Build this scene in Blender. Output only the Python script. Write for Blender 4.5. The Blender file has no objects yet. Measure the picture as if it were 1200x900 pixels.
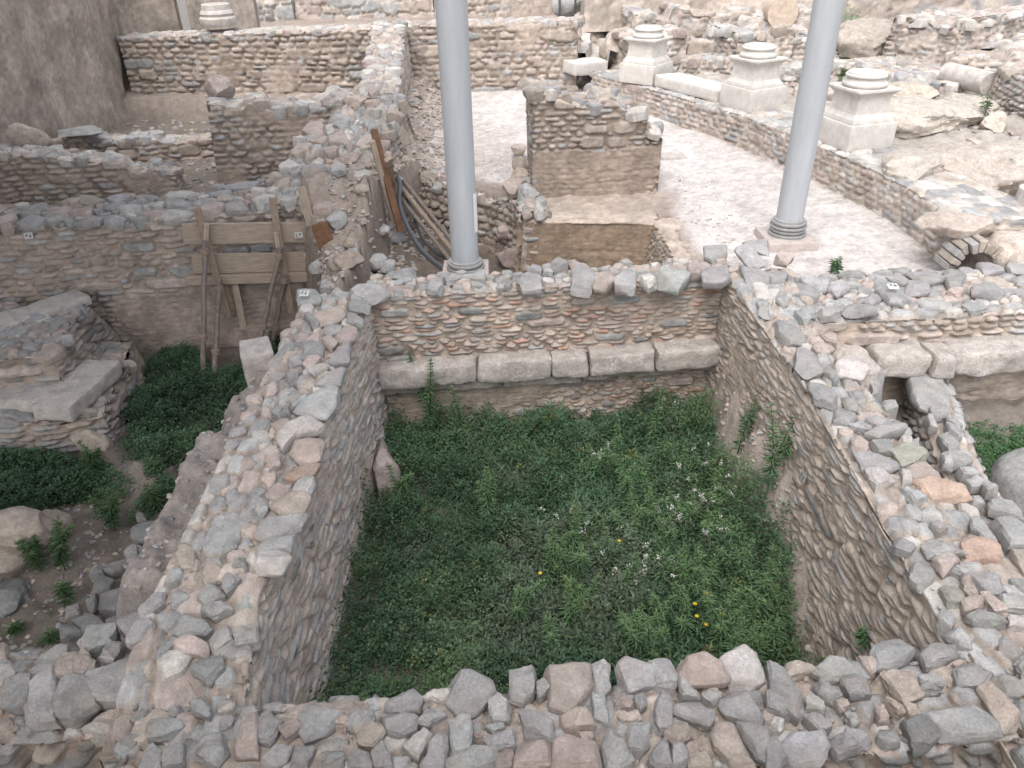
import bpy, bmesh, math, random
import numpy as np
from mathutils import Matrix, Vector

random.seed(7)
rng = np.random.default_rng(11)
scene = bpy.context.scene
COL = scene.collection
rad = math.radians

# ------------------------------------------------------------------ camera
CAM = np.array([0.0, 0.0, 5.0])
FPX, PITCH, ROLL = 900.0, rad(32.27), rad(-1.2)
fw = np.array([0, math.cos(PITCH), -math.sin(PITCH)])
_R = np.array([1.0, 0, 0]); _U = np.array([0, math.sin(PITCH), math.cos(PITCH)])
rt = _R * math.cos(ROLL) + _U * math.sin(ROLL)
up = _U * math.cos(ROLL) - _R * math.sin(ROLL)
cd = bpy.data.cameras.new('camera'); cam = bpy.data.objects.new('camera', cd); COL.objects.link(cam)
cd.sensor_width = 36.0; cd.lens = FPX / 1200 * 36.0; cd.clip_start = 0.05; cd.clip_end = 2000
cam.matrix_world = Matrix(((rt[0], up[0], -fw[0], CAM[0]), (rt[1], up[1], -fw[1], CAM[1]), (rt[2], up[2], -fw[2], CAM[2]), (0, 0, 0, 1)))
scene.camera = cam

# ------------------------------------------------------------------ light
SUN_EL, SUN_AZ = 58.0, 200.0       # azimuth clockwise from +Y
world = bpy.data.worlds.new('World'); scene.world = world; world.use_nodes = True
wn = world.node_tree; wn.nodes.clear()
sky = wn.nodes.new('ShaderNodeTexSky'); sky.sky_type = 'NISHITA'; sky.sun_disc = False
sky.sun_elevation = rad(SUN_EL); sky.sun_rotation = rad(SUN_AZ); sky.air_density = 1.0; sky.dust_density = 3.0; sky.ozone_density = 1.0
hs = wn.nodes.new('ShaderNodeHueSaturation'); hs.inputs['Saturation'].default_value = 0.3
bg = wn.nodes.new('ShaderNodeBackground'); bg.inputs['Strength'].default_value = 0.15
wo = wn.nodes.new('ShaderNodeOutputWorld')
wn.links.new(sky.outputs[0], hs.inputs['Color']); wn.links.new(hs.outputs[0], bg.inputs['Color']); wn.links.new(bg.outputs[0], wo.inputs['Surface'])
sl = bpy.data.lights.new('sun', 'SUN'); sl.energy = 1.0; sl.angle = rad(55); sl.color = (1.0, 0.965, 0.915)
sun = bpy.data.objects.new('sun', sl); COL.objects.link(sun)
_d = Vector((math.sin(rad(SUN_AZ)) * math.cos(rad(SUN_EL)), math.cos(rad(SUN_AZ)) * math.cos(rad(SUN_EL)), math.sin(rad(SUN_EL))))
sun.rotation_euler = _d.to_track_quat('Z', 'Y').to_euler()
vs = scene.view_settings
vs.view_transform = 'Standard'; vs.look = 'None'; vs.gamma = 1.0; vs.exposure = 1.24; vs.use_curve_mapping = False
scene.cycles.max_bounces = 8; scene.cycles.diffuse_bounces = 4
scene.cycles.use_denoising = True

# ------------------------------------------------------------------ survey helpers (photo point + known height or depth -> ground plan)
def _ray(x, y): return fw * FPX + rt * (x - 600) + up * (450 - y)
def PX(x, y, z):
    d = _ray(x, y); t = (z - 5) / d[2]; p = CAM + d * t
    return (float(p[0]), float(p[1]))
def PY(x, y, Y):
    d = _ray(x, y); t = Y / d[1]; p = CAM + d * t
    return (float(p[0]), float(p[2]))
def P3(x, y, z): return (*PX(x, y, z), z)
def P3Y(x, y, Y):
    a = PY(x, y, Y); return (a[0], Y, a[1])

# ------------------------------------------------------------------ noise
def hsh(a, b=0, c=0, seed=0):
    a = np.asarray(a).astype(np.int64); b = np.asarray(b).astype(np.int64); c = np.asarray(c).astype(np.int64)
    n = (a * 73856093) ^ (b * 19349663) ^ (c * 83492791) ^ (seed * 2654435 + 97)
    n = n & 0xffffffff
    n = ((n ^ (n >> 16)) * 0x45d9f3b) & 0xffffffff
    n = ((n ^ (n >> 16)) * 0x45d9f3b) & 0xffffffff
    n = n ^ (n >> 16)
    return (n & 0xffffff) / float(0x1000000)
def vn(x, y, z=None, seed=0):
    x = np.asarray(x, float); y = np.asarray(y, float)
    xi = np.floor(x); yi = np.floor(y); xf = x - xi; yf = y - yi
    xf = xf * xf * (3 - 2 * xf); yf = yf * yf * (3 - 2 * yf)
    if z is None:
        a = hsh(xi, yi, 0, seed); b = hsh(xi + 1, yi, 0, seed); c = hsh(xi, yi + 1, 0, seed); d = hsh(xi + 1, yi + 1, 0, seed)
        return (a + (b - a) * xf) * (1 - yf) + (c + (d - c) * xf) * yf
    z = np.asarray(z, float); zi = np.floor(z); zf = z - zi; zf = zf * zf * (3 - 2 * zf)
    r = []
    for k in (0, 1):
        a = hsh(xi, yi, zi + k, seed); b = hsh(xi + 1, yi, zi + k, seed); c = hsh(xi, yi + 1, zi + k, seed); d = hsh(xi + 1, yi + 1, zi + k, seed)
        r.append((a + (b - a) * xf) * (1 - yf) + (c + (d - c) * xf) * yf)
    return r[0] + (r[1] - r[0]) * zf
def fbm(x, y, z=None, seed=0, o=4):
    s = 0; a = .5; f = 1
    for k in range(o):
        s = s + a * (vn(x * f, y * f, None if z is None else z * f, seed + k) - .5); a *= .5; f *= 2.03
    return s * 2
def sst(a, b, x):
    t = np.clip((x - a) / (b - a), 0, 1); return t * t * (3 - 2 * t)

# ------------------------------------------------------------------ palettes (linear base colours)
def C(r, g, b): return np.array([((v / 255.0) ** 2.2) for v in (r, g, b)])
PC = {'g': C(156, 155, 154), 'b': C(149, 148, 147), 'd': C(124, 124, 123), 'p': C(168, 155, 148), 'w': C(182, 177, 172), 't': C(170, 159, 149),
      'c': C(168, 159, 150), 'o': C(172, 151, 137), 'n': C(146, 146, 138), 'r': C(170, 138, 122), 'k': C(158, 147, 137)}
def palette(spec):
    out = []
    for ch in spec: out.append(PC[ch])
    return np.array(out)
PAL_TOP = palette('ggggbbbppptww')
PAL_N = palette('gggbbddppkkttt')
PAL_BRICK = palette('oorrppptko')
PAL_E = palette('kkkttttgdkk')
PAL_W = palette('ggggkkkpptd')
PAL_L = palette('kkkkggttkpk')
PAL_BACK = palette('kkttkgpktg')
PAL_PALE = palette('ttwwgpptg')
PAL_DARK = palette('ddddggkb')
MORT = C(171, 157, 145); MORT_D = C(158, 144, 133); MORT_P = C(160, 148, 138)

# ------------------------------------------------------------------ masonry relief
def cells(s, t, w, h, seed, p=3.0, jx=.6, jy=.16, sv=.2, varw=.9):
    r0 = np.floor(t / h)
    d1 = np.full(s.shape, 9.0); d2 = np.full(s.shape, 9.0); idr = np.zeros(s.shape); idc = np.zeros(s.shape); lx = np.zeros(s.shape); ly = np.zeros(s.shape)
    for dr in (-1, 0, 1):
        r = r0 + dr
        wr = w * (1 - varw * .5 + varw * hsh(r, 1, 0, seed)); off = hsh(r, 2, 0, seed) * 7
        c0 = np.floor(s / wr - off)
        for dc in (-1, 0, 1):
            c = c0 + dc
            cx = (c + off + .5 + (hsh(c, r, 3, seed) - .5) * jx) * wr
            cy = (r + .5 + (hsh(c, r, 4, seed) - .5) * jy) * h
            a = 1 + sv * 2 * (hsh(c, r, 5, seed) - .5)
            dx = (s - cx) / wr; dy = (t - cy) / h
            d = (np.abs(dx) ** p + np.abs(dy) ** p) ** (1 / p) / a
            n1 = d < d1
            d2 = np.where(n1, d1, np.minimum(d2, d))
            idr = np.where(n1, r, idr); idc = np.where(n1, c, idc); lx = np.where(n1, dx, lx); ly = np.where(n1, dy, ly)
            d1 = np.where(n1, d, d1)
    return d1, (d2 - d1) * .5 * h, idr, idc, lx, ly

def masonry(s, t, seed, w=.2, h=.07, pal=PAL_N, mort=MORT, relief=.03, joint=.010, smear=.3, big=.2, smearmask=None, p=4.5, soft=.009, pal2=None, brick=.0):
    ws = s + fbm(s * 3, t * 3, None, seed + 40, 2) * .06; wt = t + fbm(s * 1.6, t * 3, None, seed + 41, 3) * h * .5
    d1, e, ir, ic, lx, ly = cells(ws, wt, w, h, seed, p)
    u = hsh(ir, ic, 11, seed); v = hsh(ir, ic, 12, seed); q = hsh(ir, ic, 13, seed); g1 = hsh(ir, ic, 14, seed) - .5; g2 = hsh(ir, ic, 15, seed) - .5
    if big > 0:
        D1, E1, IR, IC, LX, LY = cells(ws + 3.3, wt + 1.7, w * 2.1, h * 2.3, seed + 77, p)
        act = hsh(IR, IC, 21, seed) < big
        eb = (.43 - D1) * h * 2.3
        inb = act & (eb > 0)
        ring = act & (eb > -.014) & ~inb
        e = np.where(ring, np.minimum(e, np.maximum(-eb - .004, 0)), e)
        e = np.where(inb, np.minimum(eb, E1 + eb), e)
        u = np.where(inb, hsh(IR, IC, 31, seed), u); v = np.where(inb, hsh(IR, IC, 32, seed), v); q = np.where(inb, hsh(IR, IC, 33, seed), q)
        g1 = np.where(inb, hsh(IR, IC, 34, seed) - .5, g1); g2 = np.where(inb, hsh(IR, IC, 35, seed) - .5, g2); lx = np.where(inb, LX, lx); ly = np.where(inb, LY, ly)
    jw = joint * (.5 + 1.2 * q)
    prof = sst(0, soft, e - jw * .5)
    sm = sst(.0, .22, fbm(s * 1.3, t * 1.7, None, seed + 50, 4) + (smear - .5) * 1.1 + (0 if smearmask is None else smearmask))
    # thin-skinned smear hides some stones completely
    prof2 = prof * (1 - .88 * sm)
    hgt = relief * (prof2 * (.45 + .75 * v + .3 * g1 * lx + .25 * g2 * ly)) + relief * .6 * sm * .8
    fine = fbm(s * 16, t * 48, None, seed + 60, 3)
    hole = sst(.72, .8, hsh(ir, ic, 19, seed)) * (1 - prof) * (1 - sm); hgt = hgt - relief * (1 - prof) * (.35 + 1.0 * sst(.1, .5, fbm(s * 2.5, t * 4, None, seed + 65, 2) + .2)) * (1 - .8 * sm)
    tilt_ = relief * .2 * prof2 * fbm(s * 11 + u * 40, t * 18, None, seed + 66, 2); hgt = hgt + tilt_
    hgt = hgt + fine * relief * .2 + fbm(s * 6, t * 6, None, seed + 61, 3) * relief * .22
    idx = np.minimum((u * len(pal)).astype(int), len(pal) - 1)
    base = pal[idx]
    if pal2 is not None:
        i2 = np.minimum((u * len(pal2)).astype(int), len(pal2) - 1); isb = hsh(ir, 9, 1, seed) * .75 + .5 * fbm(s * .8, t * 1.2, None, seed + 71, 2) + .12 < brick
        if big > 0: isb = isb & ~inb
        base = np.where(isb[..., None], pal2[i2], base)
    col = base * (.82 + .36 * hsh(ir, ic, 16, seed))[..., None]
    m = np.clip(prof2 * 1.25, 0, 1)[..., None]
    mc = mort[None, :] * (1 + .35 * fbm(s * 5, t * 5, None, seed + 62, 3) + .3 * fine)[..., None]
    col = col * (1 + .25 * fine)[..., None]
    return hgt, np.clip(mc + (col - mc) * m, .01, .8)

# ------------------------------------------------------------------ mesh helpers
def mesh_np(name, v, f, col=None, mat=None, smooth=True, parent=None, sharp=None, k=None):
    me = bpy.data.meshes.new(name)
    v = np.asarray(v, np.float32); f = np.asarray(f, np.int32); n = f.shape[1]
    me.vertices.add(len(v)); me.vertices.foreach_set('co', v.ravel())
    me.loops.add(f.size); me.loops.foreach_set('vertex_index', f.ravel())
    me.polygons.add(len(f)); me.polygons.foreach_set('loop_start', np.arange(0, f.size, n, dtype=np.int32))
    try: me.polygons.foreach_set('loop_total', np.full(len(f), n, np.int32))
    except Exception: pass
    me.polygons.foreach_set('use_smooth', np.full(len(f), smooth, bool))
    if col is not None:
        a = me.attributes.new('Col', 'FLOAT_COLOR', 'POINT')
        c4 = np.ones((len(v), 4), np.float32); c4[:, :3] = col; a.data.foreach_set('color', c4.ravel())
    me.update(calc_edges=True)
    if sharp: me.set_sharp_from_angle(angle=rad(sharp))
    if mat is not None: me.materials.append(mat)
    o = bpy.data.objects.new(name, me); COL.objects.link(o)
    if parent is not None: o.parent = parent
    return o
def bm_obj(name, bm, mat, parent=None, smooth=None, loc=None, col=None):
    me = bpy.data.meshes.new(name)
    if smooth is not None:
        for f in bm.faces: f.smooth = True
    bm.to_mesh(me); bm.free()
    if smooth: me.set_sharp_from_angle(angle=rad(smooth))
    if mat: me.materials.append(mat)
    if col is not None:
        a = me.attributes.new('Col', 'FLOAT_COLOR', 'POINT')
        a.data.foreach_set('color', np.tile(np.array([*col, 1.0], np.float32), len(me.vertices)))
    o = bpy.data.objects.new(name, me); COL.objects.link(o)
    if parent is not None: o.parent = parent
    if loc is not None: o.location = loc
    return o
def tag(o, label=None, cat=None, group=None, kind=None):
    if label: o['label'] = label
    if cat: o['category'] = cat
    if group: o['group'] = group
    if kind: o['kind'] = kind
    return o
def thing(name, label, cat, loc=(0, 0, 0), group=None, rz=0):
    o = bpy.data.objects.new(name, None); COL.objects.link(o); o.location = loc; o.rotation_euler = (0, 0, rz); o.empty_display_size = .1
    return tag(o, label, cat, group, 'thing')
def quads(nr, nc, off=0):
    i = np.arange(nr - 1)[:, None] * nc + np.arange(nc - 1)[None, :]
    return np.stack([i, i + 1, i + nc + 1, i + nc], -1).reshape(-1, 4) + off

# ------------------------------------------------------------------ materials
def nt(m):
    m.use_nodes = True; t = m.node_tree; t.nodes.clear(); return t
def mat_stone(name, attr=True, base=(.3, .3, .3), rough=.92, bump=.5, scale=38, mott=.5, strata=False, dust=0.0, pebble=0.0):
    m = bpy.data.materials.new(name); t = nt(m); N = t.nodes.new; L = t.links.new
    out = N('ShaderNodeOutputMaterial'); b = N('ShaderNodeBsdfPrincipled'); L(b.outputs[0], out.inputs[0])
    b.inputs['Roughness'].default_value = rough
    b.inputs['Specular IOR Level'].default_value = .25
    geo = N('ShaderNodeNewGeometry')
    if attr:
        src = N('ShaderNodeAttribute'); src.attribute_name = 'Col'; cs = src.outputs['Color']
    else:
        src = N('ShaderNodeRGB'); src.outputs[0].default_value = (*base, 1); cs = src.outputs[0]
    n1 = N('ShaderNodeTexNoise'); n1.inputs['Scale'].default_value = 9; n1.inputs['Detail'].default_value = 8; n1.inputs['Roughness'].default_value = .65
    n2 = N('ShaderNodeTexNoise'); n2.inputs['Scale'].default_value = scale * 2.2; n2.inputs['Detail'].default_value = 5; n2.inputs['Roughness'].default_value = .7
    n3 = N('ShaderNodeTexNoise'); n3.inputs['Scale'].default_value = scale; n3.inputs['Detail'].default_value = 9; n3.inputs['Roughness'].default_value = .7
    vec = geo.outputs['Position']
    for n in (n1, n2): L(vec, n.inputs['Vector'])
    if strata:
        tc = N('ShaderNodeTexCoord'); mp = N('ShaderNodeMapping'); mp.inputs['Scale'].default_value = (1, 1, 4); L(vec, mp.inputs['Vector']); L(mp.outputs[0], n3.inputs['Vector'])
    else: L(vec, n3.inputs['Vector'])
    mr = N('ShaderNodeMapRange'); mr.inputs[1].default_value = .3; mr.inputs[2].default_value = .72; mr.inputs[3].default_value = 1 - mott * .55; mr.inputs[4].default_value = 1 + mott * .45; L(n1.outputs[0], mr.inputs[0])
    mr2 = N('ShaderNodeMapRange'); mr2.inputs[1].default_value = .3; mr2.inputs[2].default_value = .7; mr2.inputs[3].default_value = 1 - mott * .5; mr2.inputs[4].default_value = 1 + mott * .4; L(n2.outputs[0], mr2.inputs[0])
    mu = N('ShaderNodeMath'); mu.operation = 'MULTIPLY'; L(mr.outputs[0], mu.inputs[0]); L(mr2.outputs[0], mu.inputs[1])
    mx = N('ShaderNodeVectorMath'); mx.operation = 'SCALE'; L(cs, mx.inputs[0]); L(mu.outputs[0], mx.inputs['Scale'])
    last = mx.outputs[0]
    if dust > 0:
        dm = N('ShaderNodeMix'); dm.data_type = 'RGBA'
        n4 = N('ShaderNodeTexNoise'); n4.inputs['Scale'].default_value = 5; n4.inputs['Detail'].default_value = 10; n4.inputs['Roughness'].default_value = .75; L(vec, n4.inputs['Vector'])
        r4 = N('ShaderNodeMapRange'); r4.inputs[1].default_value = .48; r4.inputs[2].default_value = .68; r4.inputs[3].default_value = 0; r4.inputs[4].default_value = dust; L(n4.outputs[0], r4.inputs[0])
        L(r4.outputs[0], dm.inputs[0]); L(last, dm.inputs[6]); dm.inputs[7].default_value = (*(MORT_P * .95), 1); last = dm.outputs[2]
    L(last, b.inputs['Base Color'])
    bp = N('ShaderNodeBump'); bp.inputs['Strength'].default_value = bump; bp.inputs['Distance'].default_value = .02
    hsrc = n3.outputs[0]
    if pebble > 0:
        vo = N('ShaderNodeTexVoronoi'); vo.inputs['Scale'].default_value = 30; L(vec, vo.inputs['Vector'])
        ma = N('ShaderNodeMath'); ma.operation = 'MULTIPLY_ADD'; L(vo.outputs['Distance'], ma.inputs[0]); ma.inputs[1].default_value = -pebble; L(n3.outputs[0], ma.inputs[2]); hsrc = ma.outputs[0]
    L(hsrc, bp.inputs['Height']); L(bp.outputs[0], b.inputs['Normal'])
    return m
M_MAS = mat_stone('masonry', bump=.55, scale=45, mott=.5)
M_STONE = mat_stone('capping_stone', bump=.75, scale=30, mott=.5, strata=True, dust=.6)
M_GROUND = mat_stone('earth', bump=.7, scale=30, mott=.45, pebble=.35)
M_MARBLE = mat_stone('marble', attr=False, base=(.55, .52, .485), rough=.75, bump=.3, scale=50, mott=.3, dust=.3)
M_LIME = mat_stone('limestone', attr=False, base=(.47, .43, .40), bump=.6, scale=32, mott=.5)
M_LEDGE = mat_stone('ledge_limestone', attr=False, base=(.44, .40, .37), bump=.9, scale=26, mott=.6, dust=.3)
M_BOULD = mat_stone('boulder', attr=True, bump=.6, scale=14, mott=.5)

def mat_simple(name, base, rough=.6, metal=0, noise=.2, scale=8, stretch=(1, 1, 1), bump=0.1, obj=False):
    m = bpy.data.materials.new(name); t = nt(m); N = t.nodes.new; L = t.links.new
    out = N('ShaderNodeOutputMaterial'); b = N('ShaderNodeBsdfPrincipled'); L(b.outputs[0], out.inputs[0])
    b.inputs['Roughness'].default_value = rough; b.inputs['Metallic'].default_value = metal
    tc = N('ShaderNodeTexCoord'); mp = N('ShaderNodeMapping'); mp.inputs['Scale'].default_value = stretch; L(tc.outputs['Object'], mp.inputs['Vector'])
    n = N('ShaderNodeTexNoise'); n.inputs['Scale'].default_value = scale; n.inputs['Detail'].default_value = 8; n.inputs['Roughness'].default_value = .65; L(mp.outputs[0], n.inputs['Vector'])
    r = N('ShaderNodeMapRange'); r.inputs[1].default_value = .3; r.inputs[2].default_value = .7; r.inputs[3].default_value = 1 - noise; r.inputs[4].default_value = 1 + noise; L(n.outputs[0], r.inputs[0])
    c = N('ShaderNodeRGB'); c.outputs[0].default_value = (*base, 1)
    mx = N('ShaderNodeVectorMath'); mx.operation = 'SCALE'; L(c.outputs[0], mx.inputs[0]); L(r.outputs[0], mx.inputs['Scale']); L(mx.outputs[0], b.inputs['Base Color'])
    bp = N('ShaderNodeBump'); bp.inputs['Strength'].default_value = bump; bp.inputs['Distance'].default_value = .01; L(n.outputs[0], bp.inputs['Height']); L(bp.outputs[0], b.inputs['Normal'])
    return m
M_PAINT = mat_simple('grey_paint', (.38, .395, .415), .5, 0, .12, 3, (2, 2, .25), .03)
M_WOOD = mat_simple('old_timber', (.25, .19, .145), .85, 0, .35, 6, (3, 3, 14), .4)
M_WOODX = mat_simple('plank_timber', (.33, .265, .21), .85, 0, .35, 5, (1.2, 9, 14), .4)
M_WOOD_D = mat_simple('brown_timber', (.15, .075, .04), .8, 0, .35, 6, (3, 3, 3), .3)
M_POLE = mat_simple('weathered_pole', (.17, .14, .12), .8, 0, .4, 5, (6, 6, 2), .3)
M_HOSE = mat_simple('black_hose', (.07, .075, .085), .45, 0, .2, 10)
M_RING = mat_simple('dull_ring', (.30, .295, .29), .5, .2, .2, 12)
M_WHITE = mat_simple('white_tag', (.75, .75, .74), .5, 0, .04, 20)
M_INK = mat_simple('ink', (.04, .04, .04), .6, 0, .05, 20)
M_PLINTH = mat_simple('plinth_concrete', (.42, .36, .335), .9, 0, .2, 12, (1, 1, 1), .3)
M_ROOF = mat_simple('roof_sheet', (.35, .35, .35), .6, 0, .1, 1)

def mat_leaf(name, trans=.25):
    m = bpy.data.materials.new(name); t = nt(m); N = t.nodes.new; L = t.links.new
    out = N('ShaderNodeOutputMaterial'); b = N('ShaderNodeBsdfPrincipled'); b.inputs['Roughness'].default_value = .55; b.inputs['Specular IOR Level'].default_value = .3
    a = N('ShaderNodeAttribute'); a.attribute_name = 'Col'; L(a.outputs['Color'], b.inputs['Base Color'])
    tr = N('ShaderNodeBsdfTranslucent'); L(a.outputs['Color'], tr.inputs['Color'])
    mx = N('ShaderNodeMixShader'); mx.inputs[0].default_value = trans; L(b.outputs[0], mx.inputs[1]); L(tr.outputs[0], mx.inputs[2]); L(mx.outputs[0], out.inputs[0])
    return m
M_LEAF = mat_leaf('leaf')

# ------------------------------------------------------------------ ruin walls
def resample(path, res):
    p = np.array(path, float); seg = np.hypot(*np.diff(p, axis=0).T); cum = np.concatenate([[0], np.cumsum(seg)])
    n = max(2, int(cum[-1] / res) + 1); s = np.linspace(0, cum[-1], n)
    x = np.interp(s, cum, p[:, 0]); y = np.interp(s, cum, p[:, 1])
    tx = np.gradient(x, s); ty = np.gradient(y, s)
    k = max(1, int(.25 / res)); ker = np.ones(2 * k + 1) / (2 * k + 1)
    tx = np.convolve(np.pad(tx, k, 'edge'), ker, 'valid'); ty = np.convolve(np.pad(ty, k, 'edge'), ker, 'valid')
    l = np.hypot(tx, ty); return s, x, y, tx / l, ty / l, cum
def lin(v, s, cum):
    if np.isscalar(v): return np.full(s.shape, float(v))
    v = np.array(v, float)
    return np.interp(s, cum if len(v) == len(cum) else np.linspace(0, cum[-1], len(v)), v)

class Wall: pass
def ruin_wall(name, label, path, th, zb, zt, res=.02, seed=1, w=.2, h=.07, pal=PAL_N, mort=MORT, relief=.03, joint=.01, smear=.3, big=.2, topw=.16, toprelief=.022,
              toppal=PAL_TOP, topsmear=.3, jag=0.0, jagw=.3, batter=0.0, back=False, ends=(True, True), smearfn=None, wave=.02, cat='ruined wall', group=None, p=4.5, mat=None, topmort=MORT_P, parent=None, part='masonry', tops=1.0, pal2=None, brick=0.0, sink=.0):
    relief = relief * (.74 if res > .0155 else 1.0)
    s, x, y, tx, ty, cum = resample(path, res)
    nx, ny = ty, -tx
    z0 = lin(zb, s, cum); z1 = lin(zt, s, cum); T = lin(th, s, cum)
    j = 0
    if jag:
        a = np.floor(s / jagw); f = s / jagw - a; f = sst(.75, 1, f)
        j = jag * ((hsh(a, 7, 0, seed) * (1 - f) + hsh(a + 1, 7, 0, seed) * f) - .5) * 2 + jag * .6 * fbm(s * 1.1, s * 0, None, seed + 3, 2)
    z1 = z1 + j
    H = float((z1 - z0).max()); nf = max(3, int(H / res)); ntp = max(3, int(float(T.max()) / res)); nb = nf if back else 3
    n = len(s); V = []; CC = []
    zl = z1 - sink - .03
    S = np.repeat(s[None], nf, 0); fr = np.linspace(0, 1, nf)[:, None]; Z = z0 + fr * (zl - z0)
    hg, c = masonry(S, Z, seed, w, h, pal, mort, relief, joint, smear, big, None if smearfn is None else smearfn(S, Z), p, pal2=pal2, brick=brick)
    hg = hg + wave * fbm(S * .9, Z * .9, None, seed + 5, 3)
    depth = (zl - Z); nu = .75 * np.exp(-depth / .03); nn = np.sqrt(1 + nu * nu)
    off = batter * depth + hg / nn
    V.append(np.stack([x + nx * off, y + ny * off, Z + hg * nu / nn * .5], -1)); CC.append(c)
    S2 = np.repeat(s[None], ntp, 0); wf = np.linspace(0, 1, ntp)[:, None]; W = wf * T
    h2, c2 = masonry(S2, W + 50, seed + 9, topw, topw * .75, toppal, topmort, toprelief, .014, topsmear, .25, None, 2.6)
    edge = np.minimum(W, T - W); dome = -.04 * np.exp(-edge / .05)
    h2 = h2 * tops + .03 * fbm(S2 * 2, W * 2, None, seed + 6, 3)
    V.append(np.stack([x - nx * W, y - ny * W, z1 + h2 + dome - sink], -1)); CC.append(c2)
    S3 = np.repeat(s[None], nb, 0); fr3 = np.linspace(1, 0, nb)[:, None]; Z3 = z0 + fr3 * (zl - z0)
    h3, c3 = masonry(S3 + 31, Z3, seed + 4, w, h, pal, mort, relief, joint, smear, big, None if smearfn is None else smearfn(S3, Z3), p)
    ob = T + batter * (z1 - Z3) + (h3 if back else 0)
    V.append(np.stack([x - nx * ob, y - ny * ob, Z3], -1)); CC.append(c3)
    for row, dz in ((V[0], z1 - Z), (V[2], z1 - Z3)):
        if batter:
            for i, sg in ((0, -1), (-1, 1)):
                sh = batter * dz[:, i] * sg
                row[:, i, 0] += tx[i] * sh; row[:, i, 1] += ty[i] * sh
    G = np.concatenate(V, 0); GC = np.concatenate(CC, 0); nr = G.shape[0]
    verts = [G.reshape(-1, 3)]; cols = [GC.reshape(-1, 3)]; faces = [quads(nr, n)]; o = nr * n
    for e, (i, sg) in enumerate(((0, -1), (-1, 1))):
        if not ends[e]: continue
        nw = max(3, int(float(T[i]) / res)); nz = max(3, int((z1[i] - z0[i]) / res))
        WW, ZZ = np.meshgrid(np.linspace(.004, T[i] - .004, nw), np.linspace(z0[i], z1[i] - sink + .015, nz))
        h4, c4 = masonry(WW + 90 + e * 7, ZZ, seed + 13 + e, w, h, pal, mort, relief, joint, smear, big, None if smearfn is None else smearfn(WW, ZZ), p)
        d4 = (z1[i] - ZZ); ef = sst(0, .1, np.minimum(WW, T[i] - WW)); o4 = batter * d4 + (h4 + .6 * wave * fbm(WW * 2, ZZ * 2, None, seed + 15, 3)) * ef - .004
        sp = 1 + 2 * batter * d4 / T[i]; WX = T[i] / 2 + (WW - T[i] / 2) * sp
        verts.append(np.stack([x[i] - nx[i] * WX + sg * tx[i] * o4, y[i] - ny[i] * WX + sg * ty[i] * o4, ZZ], -1).reshape(-1, 3)); cols.append(c4.reshape(-1, 3))
        q = quads(nz, nw, o); faces.append(q if sg < 0 else q[:, ::-1]); o += nw * nz
    r = Wall(); r.s, r.x, r.y, r.tx, r.ty, r.T, r.z1, r.cum, r.path = s, x, y, tx, ty, T, z1, cum, path
    cx, cy = float(x.mean() - (nx * T).mean() / 2), float(y.mean() - (ny * T).mean() / 2); cz = float(z0.min())
    v = np.concatenate(verts)
    if parent is None:
        r.root = thing(name, label, cat, (cx, cy, cz), group); r.org = np.array([cx, cy, cz])
    else:
        r.root = parent.root; r.org = parent.org
    r.obj = mesh_np(part, v - r.org, np.concatenate(faces), np.concatenate(cols), mat or M_MAS, True, r.root)
    r.polys = []
    return r

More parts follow.
